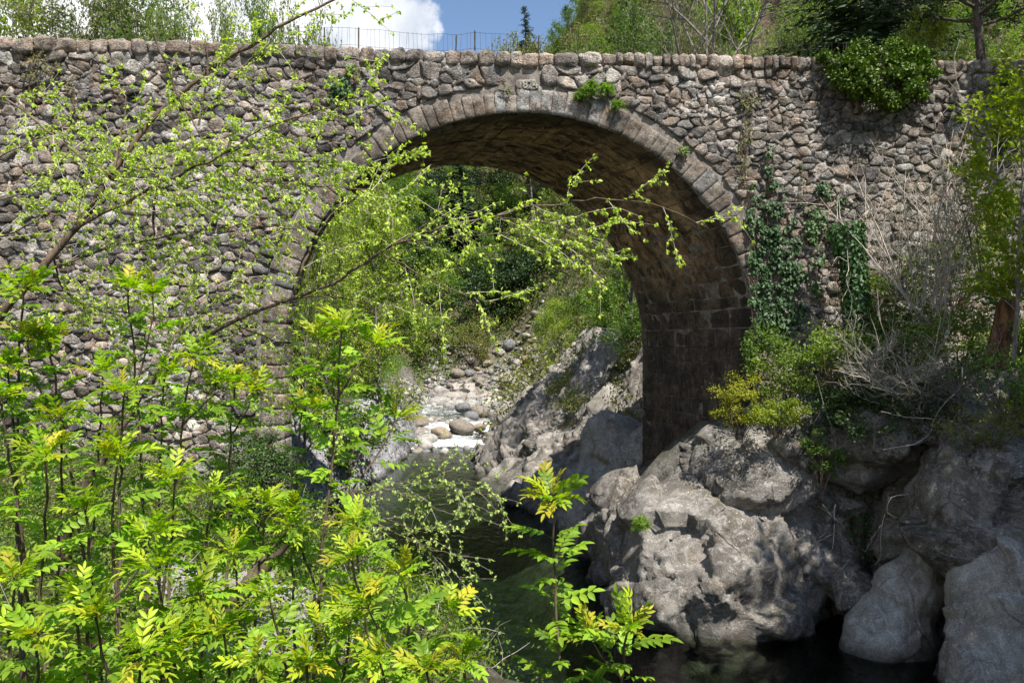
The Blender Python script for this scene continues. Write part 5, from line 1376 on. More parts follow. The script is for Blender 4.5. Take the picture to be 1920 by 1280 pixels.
# ------------------------------------------------------------------ elms: long limbs, flat sprays of small drooping leaves
def elm(limbs, base_xy, label, seed, r_scale=1.0, twig=(0.35, 0.95), step=0.205, cols=((0.46, 0.52, 0.10), (0.31, 0.40, 0.06)), leaf=0.047, name='elm_tree', trunk_to=None, tbark='bark_pale', node=0.115):
    g = np.random.default_rng(seed); bz = tz(*base_xy); base = np.array([base_xy[0], base_xy[1], bz])
    e = empty(name, tuple(base), label, 'tree'); A = Acc(); tw = Acc(); lp, lt = [], []
    for pth, d0, d1, ra, rbb, dens in limbs:
        W = np.array([px(a, b, c) for (a, b), c in zip(pth, np.linspace(d0, d1, len(pth)))]) - base
        s = np.concatenate([[0], np.cumsum(np.linalg.norm(np.diff(W, axis=0), axis=1))]); n = max(8, int(s[-1] / 0.12)); u = np.linspace(0, s[-1], n)
        PL = np.stack([np.interp(u, s, W[:, j]) for j in range(3)], 1)
        for _ in range(3): PL[1:-1] = 0.25 * PL[:-2] + 0.5 * PL[1:-1] + 0.25 * PL[2:]
        PL[1:-1] += g.normal(size=(n - 2, 3)) * 0.010
        v, f = tubes(PL[None], np.linspace(ra, rbb, n)[None] * r_scale, 7)
        obj('limb', mesh('limb', v, f, M['bark_brown'], smooth=True), e)
        if dens <= 0: continue
        m = max(2, int(s[-1] / step * dens)); P, T_, t_ = along(PL[None], m, 0.12, 1.0, g)
        sd = np.where(np.arange(len(P)) % 2 == 0, 1, -1)
        side = unit(np.cross(T_, np.array([0, 1.0, 0]) + g.normal(size=T_.shape) * 0.55)) * sd[:, None]
        dv = unit(T_ * g.uniform(0.5, 1.1, (len(P), 1)) + side * g.uniform(0.35, 0.9, (len(P), 1)) + np.array([0.10, 0, 0.0]))
        L = g.uniform(*twig, len(P)) * (1.1 - 0.45 * t_)
        b2 = sprout(P, dv, L, 6, 0.09, -0.18, g); tw.add(*tubes(b2, np.full((len(P), 1), 0.0062) * np.linspace(1, 0.4, 6), 3))
        P3, T3, t3 = along(b2, 4, 0.25, 0.95, g)
        d3 = unit(T3 * 0.8 + g.normal(size=T3.shape) * 0.5 + np.array([0, 0, -0.05])); b3 = sprout(P3, d3, g.uniform(0.12, 0.38, len(P3)), 4, 0.1, -0.2, g)
        tw.add(*tubes(b3, np.full((len(P3), 1), 0.0034) * np.linspace(1, 0.5, 4), 3))
        for b in (b2, b3):
            ln = np.linalg.norm(np.diff(b, axis=1), axis=2).sum(1).mean(); k = max(3, int(ln / node)); Pn, Tn, _ = along(b, k, 0.08, 1.0, g); lp.append(Pn); lt.append(Tn)
    P = np.vstack(lp); T_ = np.vstack(lt); out = []
    for j in range(5):
        dv = unit(T_ * 0.6 + g.normal(size=P.shape) * 0.55 + np.array([0, 0, -0.55])); n = len(P)
        out.append(leaf_quads(P + g.normal(size=P.shape) * 0.008, dv, unit(g.normal(size=P.shape) + np.array([0, -0.6, 0.5])), leaf * g.uniform(0.6, 1.25, n), leaf * 0.58 * g.uniform(0.8, 1.2, n), 0.35))
    n = len(P); V = np.vstack([o[0] for o in out]); Fc = np.vstack([o[1] + i * n * 4 for i, o in enumerate(out)])
    obj('twigs', tw.me('twigs', M[tbark]), e, kind='stuff')
    obj('crown', mesh('crown', V, Fc, M['leaf_young'], tones(5 * n, g, *cols)), e)
    if trunk_to is not None:
        W = np.array([[0, 0, -0.3]] + [list(px(a, b, c) - base) for a, b, c in trunk_to])
        v, f = tubes(W[None], np.linspace(0.11, 0.06, len(W))[None] * r_scale, 9); obj('trunk', mesh('trunk', v, f, M['bark_brown'], smooth=True), e)
    return e
elm([
 ([(-70, 660), (50, 535), (160, 410), (215, 310), (262, 255), (300, 205), (400, 125), (540, 40), (650, -12)], 7.6, 8.2, 0.046, 0.012, 0.75),
 ([(213, 315), (222, 262), (235, 215), (236, 180)], 7.8, 7.9, 0.018, 0.006, 0.9),
 ([(140, 430), (300, 345), (400, 298), (500, 235), (620, 200), (700, 185)], 7.7, 7.2, 0.018, 0.005, 1.35),
 ([(214, 322), (300, 316), (400, 300), (520, 303), (640, 310), (720, 322)], 7.8, 7.6, 0.014, 0.004, 1.35),
 ([(150, 425), (260, 362), (380, 333), (560, 345), (640, 352), (770, 364)], 7.7, 8.3, 0.015, 0.004, 1.4),
 ([(-20, 165), (70, 230), (180, 315), (280, 372)], 7.4, 7.2, 0.012, 0.005, 1.1),
 ([(288, 62), (305, 110), (330, 175), (360, 225), (400, 300)], 7.2, 7.6, 0.011, 0.005, 1.0),
 ([(372, 235), (383, 180), (392, 118), (388, 80)], 7.9, 7.9, 0.012, 0.005, 0.9),
 ([(380, 215), (430, 150), (500, 85), (520, 65)], 8.0, 8.1, 0.012, 0.006, 0.8),
 ([(-20, 300), (70, 262), (120, 235)], 7.4, 7.4, 0.008, 0.004, 1.0),
 ([(60, 520), (180, 470), (320, 440), (460, 420), (560, 430)], 7.6, 8.6, 0.014, 0.005, 1.35),
 ([(100, 480), (120, 560), (240, 600), (360, 610)], 7.8, 9.2, 0.012, 0.004, 1.5),
 ([(300, 330), (285, 400), (290, 440)], 8.0, 8.2, 0.020, 0.012, 0.3),
 ([(-60, 470), (60, 420), (150, 360), (240, 300)], 8.4, 8.8, 0.010, 0.004, 1.3),
 ([(-60, 620), (80, 610), (220, 540), (330, 500)], 8.8, 9.6, 0.012, 0.004, 1.5),
 ([(-50, 380), (40, 370), (120, 300), (150, 250)], 8.2, 8.6, 0.010, 0.004, 1.2),
], (-6.0, 8.0), 'elm with thick brown limb slanting up across the rubble wall, small new leaves', 5, trunk_to=[(-150, 900, 7.9), (-110, 740, 7.7), (-70, 660, 7.6)])
elm([
 ([(180, 880), (280, 720), (370, 640), (440, 600), (540, 560), (613, 538), (704, 477), (759, 451), (817, 426), (923, 408), (996, 389), (1069, 377), (1160, 374), (1236, 386), (1325, 425)], 8.8, 7.8, 0.034, 0.004, 0.5),
 ([(552, 552), (560, 518), (591, 443), (625, 392), (690, 362)], 8.6, 8.9, 0.020, 0.005, 0.9),
 ([(757, 452), (830, 447), (900, 441), (1000, 438), (1060, 455), (1110, 486)], 8.2, 7.9, 0.011, 0.003, 0.9),
 ([(715, 474), (790, 515), (860, 552), (925, 566)], 8.3, 8.0, 0.010, 0.003, 1.1),
 ([(700, 480), (760, 440), (835, 403)], 8.3, 8.2, 0.008, 0.003, 1.0),
 ([(923, 408), (1010, 414), (1100, 431)], 8.0, 7.9, 0.007, 0.003, 1.0),
 ([(545, 558), (640, 555), (700, 575), (760, 560)], 8.6, 8.6, 0.010, 0.004, 1.2),
 ([(430, 604), (520, 640), (600, 700), (650, 760)], 8.7, 8.6, 0.009, 0.003, 1.0),
 ([(330, 670), (420, 660), (520, 670), (560, 690)], 8.8, 9.0, 0.010, 0.003, 1.5),
 ([(280, 720), (330, 640), (400, 560), (470, 520)], 8.9, 9.6, 0.012, 0.004, 1.6),
 ([(240, 780), (350, 760), (450, 720), (520, 730)], 8.9, 9.6, 0.010, 0.003, 1.6),
], (-5.6, 9.2), 'second elm whose long thin bough arches across the opening of the bridge', 6, trunk_to=[(120, 1000, 9.0), (150, 930, 8.9), (180, 880, 8.8)])
elm([
 ([(560, 985), (640, 925), (720, 915), (800, 920), (870, 925), (930, 928)], 7.6, 7.2, 0.009, 0.003, 1.0),
 ([(680, 918), (760, 905), (830, 890), (870, 872)], 7.4, 7.2, 0.006, 0.003, 1.0),
 ([(720, 916), (790, 935), (850, 965)], 7.4, 7.2, 0.006, 0.003, 1.0),
 ([(560, 985), (650, 955), (720, 985), (790, 1025), (880, 1042)], 7.6, 7.0, 0.008, 0.003, 0.9),
 ([(790, 1025), (820, 1045), (848, 1068)], 7.2, 7.0, 0.004, 0.002, 0.9),
 ([(640, 930), (690, 965), (760, 985), (805, 1000)], 7.5, 7.3, 0.006, 0.003, 1.0),
], (-3.3, 7.6), 'low branch with pale tiny leaves reaching out over the green water', 7, 1.0, (0.2, 0.45), 0.20, ((0.36, 0.42, 0.14), (0.28, 0.36, 0.10)), 0.036, 'elm_shoot', [(480, 1080, 7.6), (560, 985, 7.6)], 'bark_grey')

# ------------------------------------------------------------------ plants on the walls and the near banks
def wall_plant(name, cat, blobs, label, n, leaf, cols, mat='leaf_dark', d=D0, out=0.10, thick=0.12, seed=1, stems=None, bark='bark_brown'):
    """leaves hugging a wall: blobs are (X, Y, half width, half height) in photograph pixels at the wall"""
    g = np.random.default_rng(seed); c0 = px(blobs[0][0], blobs[0][1], d); base = np.array([c0[0], d - out, c0[2]])
    e = empty(name, tuple(base), label, cat); w = np.array([b[2] * b[3] for b in blobs], float); w /= w.sum()
    k = g.choice(len(blobs), n, p=w); B = np.array(blobs, float)[k]; r = np.sqrt(g.random(n)) ; a = g.uniform(0, 6.28, n)
    X = B[:, 0] + B[:, 2] * r * np.cos(a); Y = B[:, 1] + B[:, 3] * r * np.sin(a)
    nz = fbm(np.column_stack([X * 0.06, Y * 0.06, X * 0]), seed, 3); ok = nz > -0.08 + 0.3 * (r - 0.6); X, Y, r, nz = X[ok], Y[ok], r[ok], nz[ok]; n = len(X)
    y = d - out - thick * (1 - r ** 2) * g.random(n) - 0.10 * np.clip(nz, 0, 1)
    P = np.column_stack([(X - 960) / F * d, y, EYE - (Y - 640) / F * d]) - base
    V, Fc = leaf_quads(P, unit(np.column_stack([g.normal(size=n) * 0.5, -0.25 + g.normal(size=n) * 0.25, -0.8 + g.normal(size=n) * 0.3])), unit(np.column_stack([g.normal(size=n) * 0.5, np.full(n, -1.0), 0.55 + g.normal(size=n) * 0.4])), leaf * g.uniform(0.6, 1.25, n), leaf * 0.8 * g.uniform(0.7, 1.2, n))
    obj('leaves', mesh('leaves', V, Fc, M[mat], tones(n, g, *cols)), e)
    A = Acc()
    for b in blobs:
        m = 4; xx = b[0] + g.uniform(-.6, .6, m) * b[2]; PL = np.stack([np.column_stack([(xx + g.normal(size=m) * 5 - 960) / F * d, np.full(m, d - 0.07 - 0.03 * g.random()), np.full(m, EYE - (b[1] + b[3] * f - 640) / F * d)]) for f in np.linspace(0.9, -0.8, 7)], 1) - base
        A.add(*tubes(PL, np.full((m, 1), 0.009) * np.linspace(1, 0.4, 7), 4))
    obj('stems', A.me('stems', M[bark], True), e)
    return e
IVY = ((0.022, 0.058, 0.016), (0.045, 0.10, 0.026))
wall_plant('ivy', 'ivy', [(1458, 470, 40, 90), (1446, 400, 28, 60), (1466, 545, 48, 70), (1440, 320, 9, 55), (1455, 600, 45, 40)], 'dark ivy sheet climbing the wall beside the bridge arch', 2300, 0.10, IVY, seed=11, out=0.08)
wall_plant('ivy', 'ivy', [(1408, 400, 10, 55), (1412, 480, 14, 60), (1418, 560, 18, 50)], 'thin ivy strand along the edge of the arch stones', 700, 0.085, IVY, seed=12, out=0.06, thick=0.06)
wall_plant('ivy', 'ivy', [(1525, 425, 22, 40), (1560, 440, 40, 24), (1528, 500, 14, 60)], 'light ivy tendrils between ivy sheet and ivy column', 900, 0.085, ((0.05, 0.10, 0.03), (0.07, 0.13, 0.035)), seed=13, out=0.08)
wall_plant('ivy', 'ivy', [(1880, 195, 22, 45), (1886, 160, 12, 30), (1876, 260, 16, 40)], 'dark ivy strip hanging on the shaded wall under the pine', 900, 0.10, IVY, seed=14, out=0.05)
wall_plant('ivy', 'ivy', [(630, 160, 26, 22), (612, 190, 18, 20), (650, 175, 14, 12)], 'small dark ivy patch beside the elm leaves west of the arch crown', 420, 0.085, IVY, seed=15, out=0.06, thick=0.1)
wall_plant('ivy', 'ivy', [(1500, 350, 8, 40), (1540, 365, 16, 26), (1580, 380, 20, 14)], 'sparse ivy shoots in the shade below the ivy crown', 380, 0.08, IVY, seed=16, out=0.05, thick=0.05)
wall_plant('creeper', 'creeper', [(1395, 230, 20, 60), (1390, 300, 12, 50), (1405, 180, 26, 20)], 'dry brown creeper with few leaves above the arch haunch', 260, 0.06, OLV, 'leaf', seed=17, out=0.05, thick=0.06)
wall_plant('creeper', 'creeper', [(75, 100, 14, 12), (100, 125, 34, 20), (140, 190, 10, 60), (65, 150, 16, 50)], 'dry yellowish creeper hanging from the western coping', 420, 0.06, ((0.16, 0.15, 0.03), (0.12, 0.10, 0.04)), 'leaf', seed=18, out=0.12, thick=0.1)
wall_plant('creeper', 'creeper', [(675, 132, 26, 9), (655, 140, 10, 8)], 'tiny green plant rooted in a joint west of the arch crown', 150, 0.06, GRN, 'leaf', seed=19, out=0.10, thick=0.12)
wall_plant('creeper', 'creeper', [(952, 168, 8, 9), (944, 155, 4, 6)], 'tiny green plant in the drain hole beside the date stone', 70, 0.05, GRN, 'leaf', seed=20, out=0.05, thick=0.06)
wall_plant('creeper', 'creeper', [(1280, 285, 12, 14)], 'tiny round plant growing on the wall east of the arch ring', 110, 0.055, GRN, 'leaf', seed=22, out=0.06, thick=0.10)
# drain hole and ivy crown
def fern(X, Y, s, label, seed):
    g = np.random.default_rng(seed); c = px(X, Y, D0); e = empty('fern', (c[0], D0 - 0.05, c[2]), label, 'fern'); n = 70
    dv = unit(np.column_stack([g.normal(size=n) * 0.8, -0.5 - 0.5 * g.random(n), 0.3 + g.normal(size=n) * 0.5])); PL = sprout(np.zeros((n, 3)), dv, s * g.uniform(0.6, 1.1, n), 6, 0.05, -1.1, g)
    A = Acc(); A.add(*tubes(PL, np.full((n, 1), 0.003) * np.linspace(1, 0.5, 6), 3), np.array((0.08, 0.13, 0.02)))
    P, T_, t_ = along(PL, 12, 0.15, 1, g); k = len(P); sd = unit(np.cross(T_, rand_dirs(k, g, 1.0)))
    for q_ in (-1, 1):
        V, Fc = leaf_quads(P, sd * q_ + T_ * 0.5, rand_dirs(k, g, 1), s * 0.16, s * 0.07); A.add(V, Fc, tones(k, g, (0.24, 0.34, 0.05), (0.15, 0.24, 0.04)))
    obj('fronds', A.me('fronds', M['leaf']), e)
fern(1106, 166, 0.30, 'largest fern tuft rooted above the arch stones', 1)
fern(1136, 168, 0.24, 'second fern tuft just east of the largest one', 2)
fern(1086, 182, 0.20, 'small fern tuft just west of and below the largest one', 3)
fern(1156, 198, 0.20, 'lowest fern tuft on the extrados of the arch', 4)
fern(1198, 975, 0.26, 'small green tuft growing on the big rock outcrop', 5)
bpy.data.objects['fern.004'].location = px(1200, 975, 14.3)

def leafy(name, cat, c, r, n, leaf, cols, mat, label, seed, clumps=50, csz=0.26, bark='bark_brown', stems=16, group=None):
    """a bush built where it stands: c is the middle of its foot"""
    pair = shrub(seed, r, n, leaf, cols, mat, clumps, csz, bark, stems)
    return plant(pair, name, cat, tuple(c), 1.0, label, group, 0.0, 1.0, 'stems')
def draped(blobs, n, label, seed, root, cols):
    """ivy crown of uneven lobes hanging over the wall top; blobs are (X, Y, distance in front of the wall)"""
    b0 = np.array([root[0], root[1], root[2]]); g2 = np.random.default_rng(seed); cs = []
    for X, Y, o_, k in blobs:
        for j in range(k):
            q = px(X + g2.normal() * 13, Y + g2.normal() * 11, D0); cs.append([q[0] - b0[0], D0 - o_ * g2.uniform(0.4, 1.2) - b0[1], q[2] - b0[2]])
    pair = shrub(seed, (1.0, 0.6, 0.7), n, 0.078, cols, 'leaf_dark', 0, 0.17, 'bark_brown', 18, centres=cs)
    plant(pair, 'ivy_bush', 'ivy', tuple(b0), 1.0, label, None, 0.0, 1.0, 'stems')
draped([(1585, 120, 0.25, 9), (1615, 108, 0.2, 6), (1575, 150, 0.35, 7), (1600, 175, 0.45, 9), (1640, 190, 0.4, 7), (1615, 145, 0.5, 8), (1560, 125, 0.15, 4), (1672, 200, 0.25, 4)], 11500, 'bulging ivy crown draped over the parapet below the dark conifer', 71, (px(1610, 120, D0)[0], D0 - 0.08, px(0, 190, D0)[2]), ((0.055, 0.11, 0.016), (0.16, 0.23, 0.025)))
draped([(1690, 100, 0.1, 7), (1712, 120, 0.25, 6), (1700, 155, 0.35, 7), (1725, 140, 0.2, 5), (1670, 120, 0.2, 4), (1700, 180, 0.3, 4)], 6400, 'smaller ivy hump spilling over the coping beside the bulging crown', 72, (px(1700, 120, D0)[0], D0 - 0.08, px(0, 165, D0)[2]), ((0.06, 0.12, 0.02), (0.17, 0.25, 0.03)))
c = px(470, 970, 12.4); leafy('ivy_mound', 'ivy', (c[0], 12.6, tz(c[0], 12.6) - 0.1), np.array([0.80, 0.75, 0.95]), 9000, 0.050, ((0.025, 0.055, 0.012), (0.06, 0.11, 0.022)), 'leaf_dark', 'dense rounded dark ivy mound at the foot of the bridge pier', 73, 90, 0.24)
RB = [
 (1478, 745, 14.9, (0.75, 0.55, 0.55), 2600, 0.065, SPR, 'leaf', 'grassy green bush at the foot of the ivy sheet'),
 (1425, 690, 15.2, (0.4, 0.4, 0.45), 1300, 0.06, GRN, 'leaf', 'small leafy bush against the pier corner'),
 (1560, 720, 14.4, (0.8, 0.6, 0.55), 2400, 0.065, SPR, 'leaf', 'light green bush below the ivy column'),
 (1640, 850, 13.8, (0.95, 0.6, 0.62), 4200, 0.065, ((0.022, 0.048, 0.012), (0.045, 0.08, 0.018)), 'leaf_dark', 'dark glossy bush overhanging the rock recess'),
 (1700, 700, 14.2, (1.0, 0.7, 0.6), 3000, 0.06, GRN, 'leaf', 'bush of mixed green behind the bare twig tangle'),
 (1800, 690, 13.6, (0.9, 0.7, 0.6), 2600, 0.06, SPR, 'leaf', 'light bush beside the rotten red stump'),
 (1790, 560, 14.6, (1.1, 0.6, 0.6), 2600, 0.065, SPR, 'leaf', 'pale green bush on the bank behind the bare shrub'),
 (1660, 600, 14.9, (0.9, 0.5, 0.5), 1800, 0.065, SPR, 'leaf', 'grassy bush between ivy column and bare shrub'),
 (1890, 760, 12.6, (0.8, 0.6, 0.5), 2200, 0.055, GRN, 'leaf', 'green bush in front of the rotten red stump'),
 (1860, 830, 12.2, (0.9, 0.6, 0.28), 1600, 0.05, OLV, 'leaf', 'mossy low bush on the lip of the lichen-spotted cliff'),
 (1590, 790, 13.9, (0.6, 0.5, 0.35), 1700, 0.055, DRK, 'leaf_dark', 'dark low bush next to the yellow bush'),
 (1745, 800, 13.2, (0.8, 0.5, 0.42), 2000, 0.055, DRK, 'leaf_dark', 'dark bush hanging under the bare twig tangle'),
 (1700, 1010, 14.2, (0.30, 0.25, 0.28), 800, 0.05, DRK, 'leaf_dark', 'dark little bush deep in the rock recess'),
 (1910, 640, 13.2, (0.8, 0.6, 0.7), 2400, 0.06, GRN, 'leaf', 'green bush behind the rotten red stump'),
]
for i, (X, Y, d, r, n, lf, cols, mt, lab) in enumerate(RB):
    c = px(X, Y, d); leafy('bush', 'bush', c, np.array(r), n, lf, cols, mt, lab, 200 + i, 36, 0.30)
YB = ((0.36, 0.32, 0.02), (0.24, 0.26, 0.025))
c = px(1385, 800, 14.3); leafy('yellow_bush', 'bush', c, np.array([0.48, 0.40, 0.52]), 3000, 0.048, YB, 'leaf', 'yellow-flecked bush sprouting from the rock against the dark pier', 230, 34, 0.26)
c = px(1455, 795, 14.1); leafy('yellow_bush', 'bush', c, np.array([0.75, 0.35, 0.22]), 2600, 0.048, ((0.28, 0.30, 0.025), (0.18, 0.25, 0.025)), 'leaf', 'low spray of yellow-green leaves east of the yellow-flecked bush', 231, 30, 0.26)
c = px(1540, 895, 13.9); leafy('hanging_shrub', 'shrub', c, np.array([0.50, 0.3, 0.42]), 900, 0.055, ((0.11, 0.19, 0.02), (0.08, 0.15, 0.02)), 'leaf', 'bright green sprigs hanging down the shaded rock face', 232, 22, 0.22)
c = px(1585, 780, 13.9); leafy('hanging_shrub', 'shrub', c, np.array([0.25, 0.2, 0.22]), 350, 0.05, SPR, 'leaf', 'few bright sprigs above the hanging ones on the rock', 233, 12, 0.22)
# grass and ground cover over the east bank
def east_xy(n):
    d = g.uniform(10.5, 15.6, n); x = np.interp(d, _ys, _Rs) + 0.7 + g.random(n) * 7; return np.column_stack([x, d])
pts = ground_pts(1900, east_xy, g)
scatter('bank_ground_cover', pts[::2], 0.06, SPR, 'leaf', g, 0.40, 44, 0.20)
scatter('bank_grass', pts[1::2], 0.12, ((0.18, 0.26, 0.045), (0.24, 0.26, 0.08)), 'leaf', g, 0.35, 30, 0.12, up=0.0)
# ivy-covered standing trunk
def ivy_trunk():
    b = px(1612, 660, 14.6); e = empty('ivy_covered_trunk', (b[0], 14.6, tz(b[0], 14.6)), 'dead trunk wrapped in dark ivy like a column by the wall', 'tree'); base = np.array(e.location); g = np.random.default_rng(9)
    K = np.array([base, px(1610, 600, 14.6), px(1600, 500, 14.7), px(1585, 420, 14.8)]) - base; q = np.linspace(0, 1, 14); tt = np.linspace(0, 1, 4)
    PL = np.stack([np.interp(q, tt, K[:, k]) for k in range(3)], 1)[None]; v, f = tubes(PL, np.linspace(0.13, 0.08, 14)[None], 8); obj('trunk', mesh('trunk', v, f, M['bark_dark'], smooth=True), e)
    n = 3600; P, T_, t_ = along(PL, n, 0.05, 1.0, g); r = rand_dirs(n, g); r -= T_ * (r * T_).sum(1)[:, None]; r = unit(r) * (0.17 + 0.10 * g.random((n, 1)) + 0.14 * np.clip(t_ - 0.72, 0, 1)[:, None] * 3)
    V, Fc = leaf_quads(P + r, unit(np.column_stack([g.normal(size=n) * 0.4, g.normal(size=n) * 0.4, np.full(n, -0.8)])), unit(r), 0.085 * g.uniform(0.6, 1.2, n), 0.065)
    obj('ivy', mesh('ivy', V, Fc, M['leaf_dark'], tones(n, g, *IVY)), e)
ivy_trunk()
def stump():
    b = px(1868, 668, 13.0); e = empty('dead_stump', tuple(b), 'rotten red-brown stump leaning on the east bank', 'stump'); g = np.random.default_rng(19)
    K = np.array([px(1862, 690, 13.0), px(1874, 640, 13.0), px(1884, 600, 12.95), px(1890, 558, 12.9)]) - b; q = np.linspace(0, 1, 16); tt = np.linspace(0, 1, 4)
    PL = np.stack([np.interp(q, tt, K[:, k]) for k in range(3)], 1)[None]; v, f = tubes(PL, np.array([0.20, 0.19, 0.175, 0.17, 0.165, 0.16, 0.16, 0.155, 0.155, 0.15, 0.15, 0.15, 0.15, 0.145, 0.13, 0.07])[None], 22)
    v = v + unit(v - np.repeat(PL[0], 22, 0)) * (ridged(v * np.array([14, 14, 2.0]), 4, 3) * 0.018)[:, None]
    obj('trunk', mesh('trunk', v, f, M['bark_red'], smooth=True), e)
stump()
# bare shrubs and fallen twigs
def bare(X, Y, d, H, spread, n1, label, seed, mat='bark_pale', name='bare_shrub', lean=(0, 0), n2=8, n3=4, r=0.015, buds=True, el=(0.3, 1.1)):
    g = np.random.default_rng(seed); b = px(X, Y, d); e = empty(name, tuple(b), label, 'shrub'); A = Acc()
    az = g.uniform(0, 6.28, n1); a = g.uniform(*el, n1) * spread
    dv = np.column_stack([np.sin(a) * np.cos(az) + lean[0], np.sin(a) * np.sin(az) * 0.6 + lean[1], np.cos(a)])
    b1 = sprout(np.zeros((n1, 3)) + g.normal(size=(n1, 3)) * 0.05, dv, H * g.uniform(0.6, 1.05, n1), 9, 0.07, 0.15, g); A.add(*tubes(b1, np.full((n1, 1), r) * np.linspace(1, 0.3, 9), 5))
    P, T_, t_ = along(b1, n2, 0.2, 1, g); b2 = sprout(P, fan(T_, g.uniform(0.35, 0.9, len(P)), g.uniform(0, 6.28, len(P))), H * 0.30 * g.uniform(0.4, 1.2, len(P)), 6, 0.09, 0.15, g); A.add(*tubes(b2, np.full((len(P), 1), r * 0.42) * np.linspace(1, 0.4, 6), 3))
    P, T_, t_ = along(b2, n3, 0.2, 1, g); b3 = sprout(P, fan(T_, g.uniform(0.4, 1.0, len(P)), g.uniform(0, 6.28, len(P))), H * 0.10 * g.uniform(0.4, 1.3, len(P)), 3, 0.1, 0.1, g); A.add(*tubes(b3, np.full((len(P), 1), r * 0.20) * np.linspace(1, 0.6, 3), 3))
    obj('branches', A.me('branches', M[mat]), e)
    if buds:
        P, T_, t_ = along(b3, 3, 0.3, 1, g); n = len(P); V, Fc = leaf_quads(P, unit(T_ + g.normal(size=P.shape) * 0.6), rand_dirs(n, g, 1), 0.03 * g.uniform(0.6, 1.4, n), 0.016); obj('buds', mesh('buds', V, Fc, M['leaf'], tones(n, g, (0.16, 0.17, 0.06), (0.12, 0.15, 0.04))), e)
bare(1735, 620, 14.2, 4.1, 0.55, 15, 'tall bare shrub fanning pale twigs up the shaded wall', 301, n2=7, n3=4, r=0.021)
bare(1760, 640, 13.9, 3.0, 0.8, 8, 'lower bare shrub tangled in front of the tall bare one', 302)
bare(1690, 560, 14.6, 2.3, 0.9, 12, 'grey bare shrub close to the wall behind the tall one', 303, 'bark_grey')
bare(1720, 770, 13.3, 1.9, 1.0, 12, 'pale dead branch tangle arching over the dark bush', 304, lean=(-0.9, -0.2), el=(0.6, 1.4))
bare(1800, 760, 12.9, 1.7, 1.0, 12, 'brown dead twig tangle beside the pale dead branches', 305, 'bark_grey', lean=(-0.5, -0.2), el=(0.7, 1.5))
bare(1580, 700, 14.0, 1.2, 1.0, 12, 'dry straw-coloured twigs below the ivy column', 306, lean=(0.5, -0.1), el=(0.6, 1.4))
bare(1840, 520, 13.8, 2.2, 0.8, 10, 'thin grey shrub with opening buds near the yellow-green young tree', 307, 'bark_grey')
bare(1640, 720, 13.7, 1.5, 1.1, 10, 'bleached dead branches lying across the east bank', 308, lean=(0.8, -0.3), el=(0.9, 1.5), buds=False)
def twig(pths, d, label, r=0.012, mat='bark_pale', seed=1):
    g = np.random.default_rng(seed); b = px(*pths[0][0], d); e = empty('dead_branch', tuple(b), label, 'branch'); A = Acc()
    for i, p_ in enumerate(pths):
        W = np.array([px(a, q, d + g.normal() * 0.06) for a, q in p_]) - b; s = np.linspace(0, 1, len(p_)); u = np.linspace(0, 1, 14); PL = np.stack([np.interp(u, s, W[:, k]) for k in range(3)], 1)
        PL[1:-1] = 0.25 * PL[:-2] + 0.5 * PL[1:-1] + 0.25 * PL[2:]; PL += g.normal(size=PL.shape) * 0.008
        rr = r if i == 0 else r * 0.6; A.add(*tubes(PL[None], np.linspace(rr, rr * 0.45, 14)[None], 5))
    obj('branches', A.me('branches', M[mat], True), e)
twig([[(1745, 925), (1690, 927), (1668, 930), (1655, 975), (1650, 1020), (1652, 1050), (1640, 1058)], [(1652, 985), (1640, 1000), (1622, 1034)], [(1668, 930), (1662, 960), (1680, 970)]], 13.2, 'thin forked dead branch hanging in the dark rock recess', 0.011, seed=2)
twig([[(1566, 945), (1565, 990), (1563, 1025), (1545, 1045), (1522, 1053)], [(1542, 945), (1562, 968), (1585, 990)], [(1563, 1000), (1540, 1012), (1500, 1042)], [(1560, 978), (1540, 1008), (1520, 1006)]], 13.4, 'pale broken branch dangling beside the outcrop edge', 0.011, seed=3)
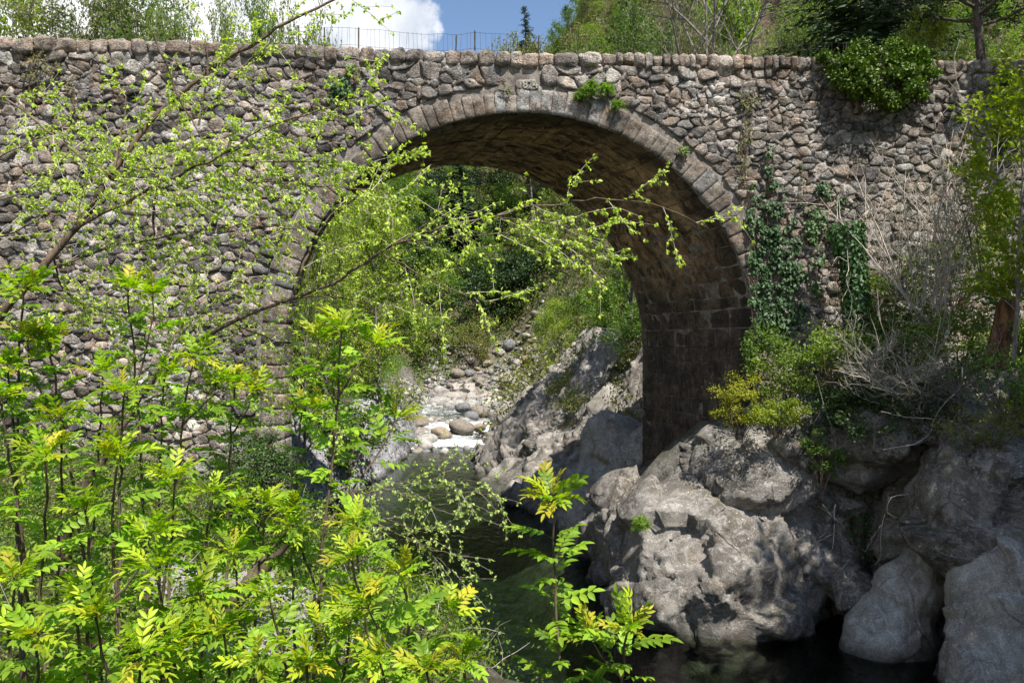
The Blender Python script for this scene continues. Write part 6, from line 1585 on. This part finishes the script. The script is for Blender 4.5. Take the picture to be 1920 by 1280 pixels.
twig([[(1592, 1048), (1585, 1060), (1568, 1070), (1567, 1085), (1575, 1095)], [(1578, 1075), (1590, 1110), (1610, 1113), (1632, 1098)]], 13.9, 'little crooked twig caught on the round grey stone', 0.008, seed=4)
twig([[(1806, 690), (1800, 730), (1770, 755), (1748, 785), (1750, 810), (1720, 832), (1655, 842)], [(1748, 785), (1700, 782), (1650, 770)]], 12.8, 'long pale crooked branch trailing over the cliff edge', 0.014, seed=5)
twig([[(1588, 470), (1592, 500), (1585, 530), (1600, 560), (1590, 600)], [(1590, 490), (1570, 480), (1560, 500)], [(1596, 510), (1588, 545), (1578, 565)]], 14.2, 'white twisted ivy stem on the front of the ivy column', 0.010, seed=6)
twig([[(1530, 705), (1545, 760), (1560, 800), (1570, 850), (1565, 880)], [(1545, 755), (1530, 790), (1512, 800)], [(1550, 780), (1590, 790), (1595, 815)]], 13.8, 'grey trailing stems hanging over the outcrop rim', 0.009, 'bark_grey', seed=7)
# young yellow-green tree at the east edge
yt = broadleaf(401, 5.0, 0.30, 15, 7, 6, 7, 0.12, ((0.36, 0.37, 0.02), (0.20, 0.29, 0.02)), t0=0.12, tr=0.009, mat='leaf_young', bark='bark_grey')
c = px(1900, 640, 12.6); plant(yt, 'young_tree', 'tree', (c[0], 12.6, c[2]), 0.86, 'young tree with bright yellow-green leaves before the shaded wall', None, 0.5, 1.05)
# tall trees on the east bank beside the viewer: their boughs pass above the view and shade the bank
ET = [broadleaf(s, 11.8, 0.27, 17, 8, 6, 11, 0.25, GRN, t0=0.64, tr=0.014, bark='bark_dark') for s in (501, 502)]
HT = [broadleaf(503, 10.5, 0.19, 15, 8, 6, 10, 0.22, DRK, t0=0.66, tr=0.014, bark='bark_dark')]
for i, (k, x, y, lab) in enumerate((
    (ET[0], 10.2, 7.2, 'tall leafy tree on the east bank whose boughs shade the rock outcrop'),
    (ET[1], 13.2, 6.4, 'second tall leafy tree on the east bank shading the cliff'),
    (HT[0], 11.2, 15.0, 'highest leafy tree on the east bank shading the far wall'))):
    plant(k, 'broadleaf_tree', 'tree', (x, y, tz(x, y) - 0.1), 1.0, lab, 'tall trees of the east bank', 1.3 * i)
